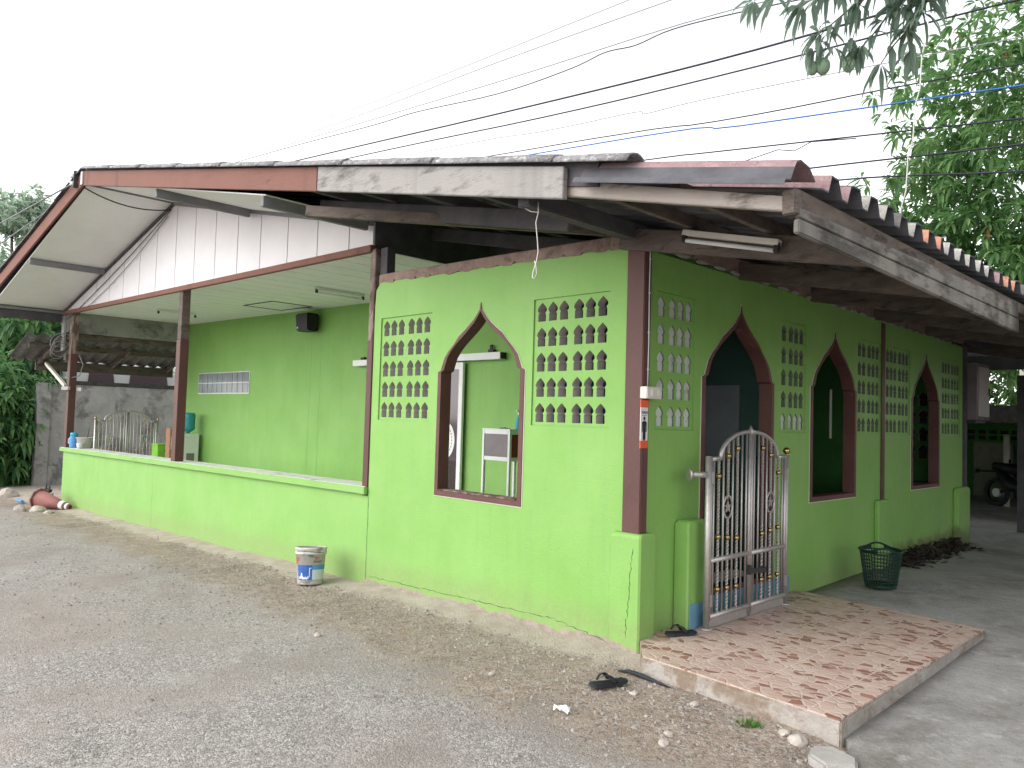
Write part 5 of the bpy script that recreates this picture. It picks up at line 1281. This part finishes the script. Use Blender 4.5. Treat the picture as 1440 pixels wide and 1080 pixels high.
# water pipes at the corner
t_ = thing('water_meter_pipes', 'small cluster of water pipes with valves beside the far end of the counter', 'pipes', (-13.85, -.12, gz(-13.85, -.12)))
for x in (-.18, .0, .20): MB().tube([(x, 0, -.05), (x, 0, .22)], .018, 8).build('riser', M['teal'] if x == 0 else M['cable_grey'], t_)
MB().tube([(-.3, 0, .22), (.3, 0, .22)], .02, 8).build('cross_pipe', M['cable_grey'], t_); MB().tube([(-.3, 0, .08), (.3, 0, .08)], .016, 8).build('cross_pipe', M['teal'], t_)
for x in (-.12, .1): MB().ball((x, -.01, .27), .055, 12, 0, (1, 1, .7)).tube([(x, -.01, .25), (x, -.01, .36)], .02, 8).build('meter', M['dark'], t_)
tag(MB().tube([(-14.9, -.4, -.30), (-14.4, -.42, -.29)], .03, 8).build('blue_pipe', M['sky_blue'], None, 0, True), 'short piece of light blue pipe on the ground beside the pillar', 'pipe')

# ------------------------------------------------------------------ right rear: carport, box, shelter, motorcycle
t_ = thing('carport', 'dark corrugated carport roof on posts over the yard behind the side wall', 'carport', (0, 0, 0))
def zcp(x): return 2.66 - .03 * (x - 1.6)
m = MB()
for k in range(40):
    x0 = 1.72 + k * .14; 
    m.hexa([(x0, 2.95, zcp(x0)), (x0 + .14, 2.95, zcp(x0) + (.04 if k % 2 else 0)), (x0 + .14, 9.6, zcp(x0) + (.04 if k % 2 else 0)), (x0, 9.6, zcp(x0)), (x0, 2.95, zcp(x0) + .01), (x0 + .14, 2.95, zcp(x0) + .05), (x0 + .14, 9.6, zcp(x0) + .05), (x0, 9.6, zcp(x0) + .01)])
m.build('corrugated_roof', M['sheet'], t_)
for x, y in ((.22, 9.55), (5.6, 9.5), (5.6, 3.05)): MB().box(x, y, 0, x + .13, y + .13, 2.52).build('post', M['dark_wood'], t_, .005)
MB().box(-3.2, 9.35, 2.60, 7.2, 9.45, 2.82).build('end_beam', M['dark_wood'], t_); MB().box(1.75, 3.0, 2.50, 7.2, 3.06, 2.62).build('front_beam', M['old_wood'], t_)
MB().box(-3.2, 9.46, 2.83, 2.2, 9.50, 3.3).build('gable_board', M['dark_wood'], t_)
tb = thing('wall_cupboard', 'grey metal cupboard hung high at the rear end of the side wall', 'cupboard', (-.26, 7.72, 1.79))
MB().box(0, 0, 0, .40, .62, .80).build('body', M['grey_panel'], tb, .01); MB().box(.401, .04, .05, .408, .58, .75).build('door', M['beige'], tb, .004)
MB().box(.409, .53, .36, .425, .555, .46).build('handle', M['dark'], tb); MB().box(.05, .06, -.04, .36, .56, -.001).build('shelf_bracket', M['dark'], tb)
sh = thing('rear_shelter', 'low dark roofed lean-to with a green back wall and vent blocks at the far right', 'shed', (0, 0, 0))
MB().hexa([(-6, 10.4, 1.78), (5, 10.4, 1.78), (5, 17.6, 2.06), (-6, 17.6, 2.06), (-6, 10.4, 2.08), (5, 10.4, 2.08), (5, 17.6, 2.27), (-6, 17.6, 2.27)]).build('roof', M['moss'], sh, .01)
vh = [rect(-4.2 + k * .24, -4.02 + k * .24, 1.46 + r * .14, 1.55 + r * .14) for k in range(16) for r in range(2)]
obj('back_wall', plate_mesh('back_wall', rect(-6, 5, -.1, 2.05), vh, .1, lambda u, v, w: Vector((u, 17.4 - w, v)), [M['dim_green'], M['dim_green']]), sh)
MB().box(-6, 17.42, 1.3, 5, 17.5, 1.95).build('vent_shade_board', M['dark_wood'], sh)  # dark sheet added so the vents read as unlit openings
MB().box(-6, 13.4, -.1, -5.9, 17.3, 1.95).build('side_wall', M['dim_green'], sh)
t_ = thing('painted_board', 'beige board with a faint stencil leaning against the green wall of the rear shed', 'board', (-2.05, 16.9, .08))
MB().box(-.20, -.03, 0, .62, .03, 1.32).build('panel', M['beige'], t_, .004); MB().tube([(-.12, -.07, .62), (.55, -.07, .64)], .018, 8).ball((-.10, -.07, .62), .05).build('rail', M['dark'], t_)
t_ = thing('downpipe', 'grey plastic pipe standing upright near the rear shed', 'pipe', (-.98, 14.3, .08))
MB().tube([(0, 0, 0), (0, 0, 1.52)], .06, 12).build('pipe', M['offwhite'], t_); MB().bar((.066, -.02, .75), (.066, -.02, 1.0), .02, .03).build('strap', M['black'], t_)
tag(MB().box(-.72, 14.9, .08, .9, 15.6, 1.55).build('dark_tarpaulin_crate', M['black'], None, .02, True), 'dark covered crate to the right of the grey plastic pipe', 'crate')
mc = thing('motorcycle', 'dark parked motorcycle with white fairing in the shade of the rear yard', 'motorcycle', (-.62, 14.0, .09), R_(60))
for y in (-.62, .62):
    w_ = MB(); w_.tube([(.27 * math.cos(q * math.pi / 14), y + .27 * 0, .29) for q in range(1)] + [(0, y, .29)], .01, 4) if False else None
    w_.lathe([(.215, -.04), (.26, -.05), (.29, -.03), (.295, 0), (.29, .03), (.26, .05), (.215, .04)], (0, y, .29), 24, 0, Matrix.Rotation(R_(90), 3, 'Y'))
    wo = w_.build('wheel', M['rubber'], mc); MB().tube([(-.03, y, .29), (.03, y, .29)], .09, 14).build('hub', M['alu'], wo)
bd = MB(); bd.tube([(0, -.45, .62), (0, -.1, .42), (0, .25, .45), (0, .55, .72)], [.07, .14, .13, .09], 10); bd.tube([(0, -.62, .29), (0, -.50, .70), (0, -.42, .98)], .035, 8); bd.tube([(0, .62, .29), (0, .3, .38)], .03, 8); bd.build('body', M['black'], mc)
MB().tube([(0, -.08, .76), (0, .25, .80), (0, .68, .84)], [.09, .12, .08], 10).build('saddle', M['black'], mc); MB().tube([(-.33, -.36, 1.02), (-.1, -.42, .99), (.1, -.42, .99), (.33, -.36, 1.02)], .016, 8).build('handlebar', M['dark'], mc)
MB().hexa([(-.10, -.56, .52), (.10, -.56, .52), (.12, -.40, .52), (-.12, -.40, .52), (-.13, -.60, .92), (.13, -.60, .92), (.12, -.40, .95), (-.12, -.40, .95)]).build('front_fairing', M['white'], mc, .03); MB().hexa([(-.06, -.90, .56), (.06, -.90, .56), (.06, -.45, .60), (-.06, -.45, .60), (-.05, -.88, .60), (.05, -.88, .60), (.05, -.46, .64), (-.05, -.46, .64)]).build('mudguard', M['white'], mc, .01)
MB().ball((0, -.60, .93), .075, 12).build('headlight', M['alu'], mc)
for sx in (-1, 1): MB().tube([(sx * .3, -.37, 1.02), (sx * .36, -.36, 1.2)], .006, 5).ball((sx * .37, -.36, 1.24), .05, 10, 0, (1, .3, .8)).build('mirror', M['dark'], mc)

nh = thing('unseen_shade_house', 'added unseen house with brown boards and a grey gabled roof, shading the yard from the right', 'building', (8.4, 2.0, 0))  # unseen house added to keep sky light off the side wall
MB().box(0, 4.5, -.1, 6, 14, 3.6).build('wall', M['old_wood'], nh); MB().hexa([(-1.0, 3.8, 3.5), (7, 3.8, 3.5), (7, 14.8, 3.5), (-1.0, 14.8, 3.5), (2.9, 3.8, 5.6), (3.1, 3.8, 5.6), (3.1, 14.8, 5.6), (2.9, 14.8, 5.6)]).build('roof', M['sheet'], nh)
MB().box(-.04, 5, 0, -.001, 6, 2.1).build('door', M['dark_wood'], nh); MB().box(-.04, 8, 1, -.001, 9.4, 2.2).build('window', M['glass_dark'], nh)

# ------------------------------------------------------------------ camera and light
cam = bpy.data.cameras.new('camera'); co_ = bpy.data.objects.new('camera', cam); COL.objects.link(co_); S.camera = co_
Rm = Matrix(((0.70624, 0.01179, 0.70787), (0.70736, -0.05333, -0.70484), (0.02944, 0.99851, -0.04600)))
co_.matrix_world = Matrix.Translation((3.219, -4.493, 1.6)) @ Rm.to_4x4()
cam.sensor_fit = 'HORIZONTAL'; cam.sensor_width = 36; cam.lens = 36 * 1092 / 1440; cam.clip_start = .05; cam.clip_end = 2000
SUN_EL, SUN_AZ = 38, math.atan2(-.40, -.9)
w = bpy.data.worlds.new('World'); S.world = w; w.use_nodes = True; t = w.node_tree; t.nodes.clear()
sk = t.nodes.new('ShaderNodeTexSky'); sk.sky_type = 'NISHITA'; sk.sun_disc = False
sk.sun_elevation = R_(SUN_EL); sk.sun_rotation = SUN_AZ; sk.air_density = 1.; sk.dust_density = 1.2; sk.ozone_density = .6
hs_ = t.nodes.new('ShaderNodeHueSaturation'); hs_.inputs['Saturation'].default_value = .10
bg = t.nodes.new('ShaderNodeBackground'); bg.inputs[1].default_value = .15
ou = t.nodes.new('ShaderNodeOutputWorld'); t.links.new(sk.outputs[0], hs_.inputs['Color']); t.links.new(hs_.outputs[0], bg.inputs[0]); t.links.new(bg.outputs[0], ou.inputs[0])
sl = bpy.data.lights.new('sun', 'SUN'); sl.energy = .5; sl.angle = R_(60); sl.color = (1, .97, .93)
so = bpy.data.objects.new('sun', sl); COL.objects.link(so)
sv = Vector((math.sin(SUN_AZ) * math.cos(R_(SUN_EL)), math.cos(SUN_AZ) * math.cos(R_(SUN_EL)), math.sin(R_(SUN_EL))))
so.rotation_euler = sv.to_track_quat('Z', 'Y').to_euler(); so.location = (-6, -12, 14)
S.view_settings.view_transform = 'Standard'; S.view_settings.look = 'None'; S.view_settings.gamma = 1; S.view_settings.exposure = 1.45
S.cycles.max_bounces = 10; S.cycles.diffuse_bounces = 6; S.cycles.transmission_bounces = 6; S.cycles.caustics_reflective = False; S.cycles.caustics_refractive = False
S.cycles.sample_clamp_indirect = 8
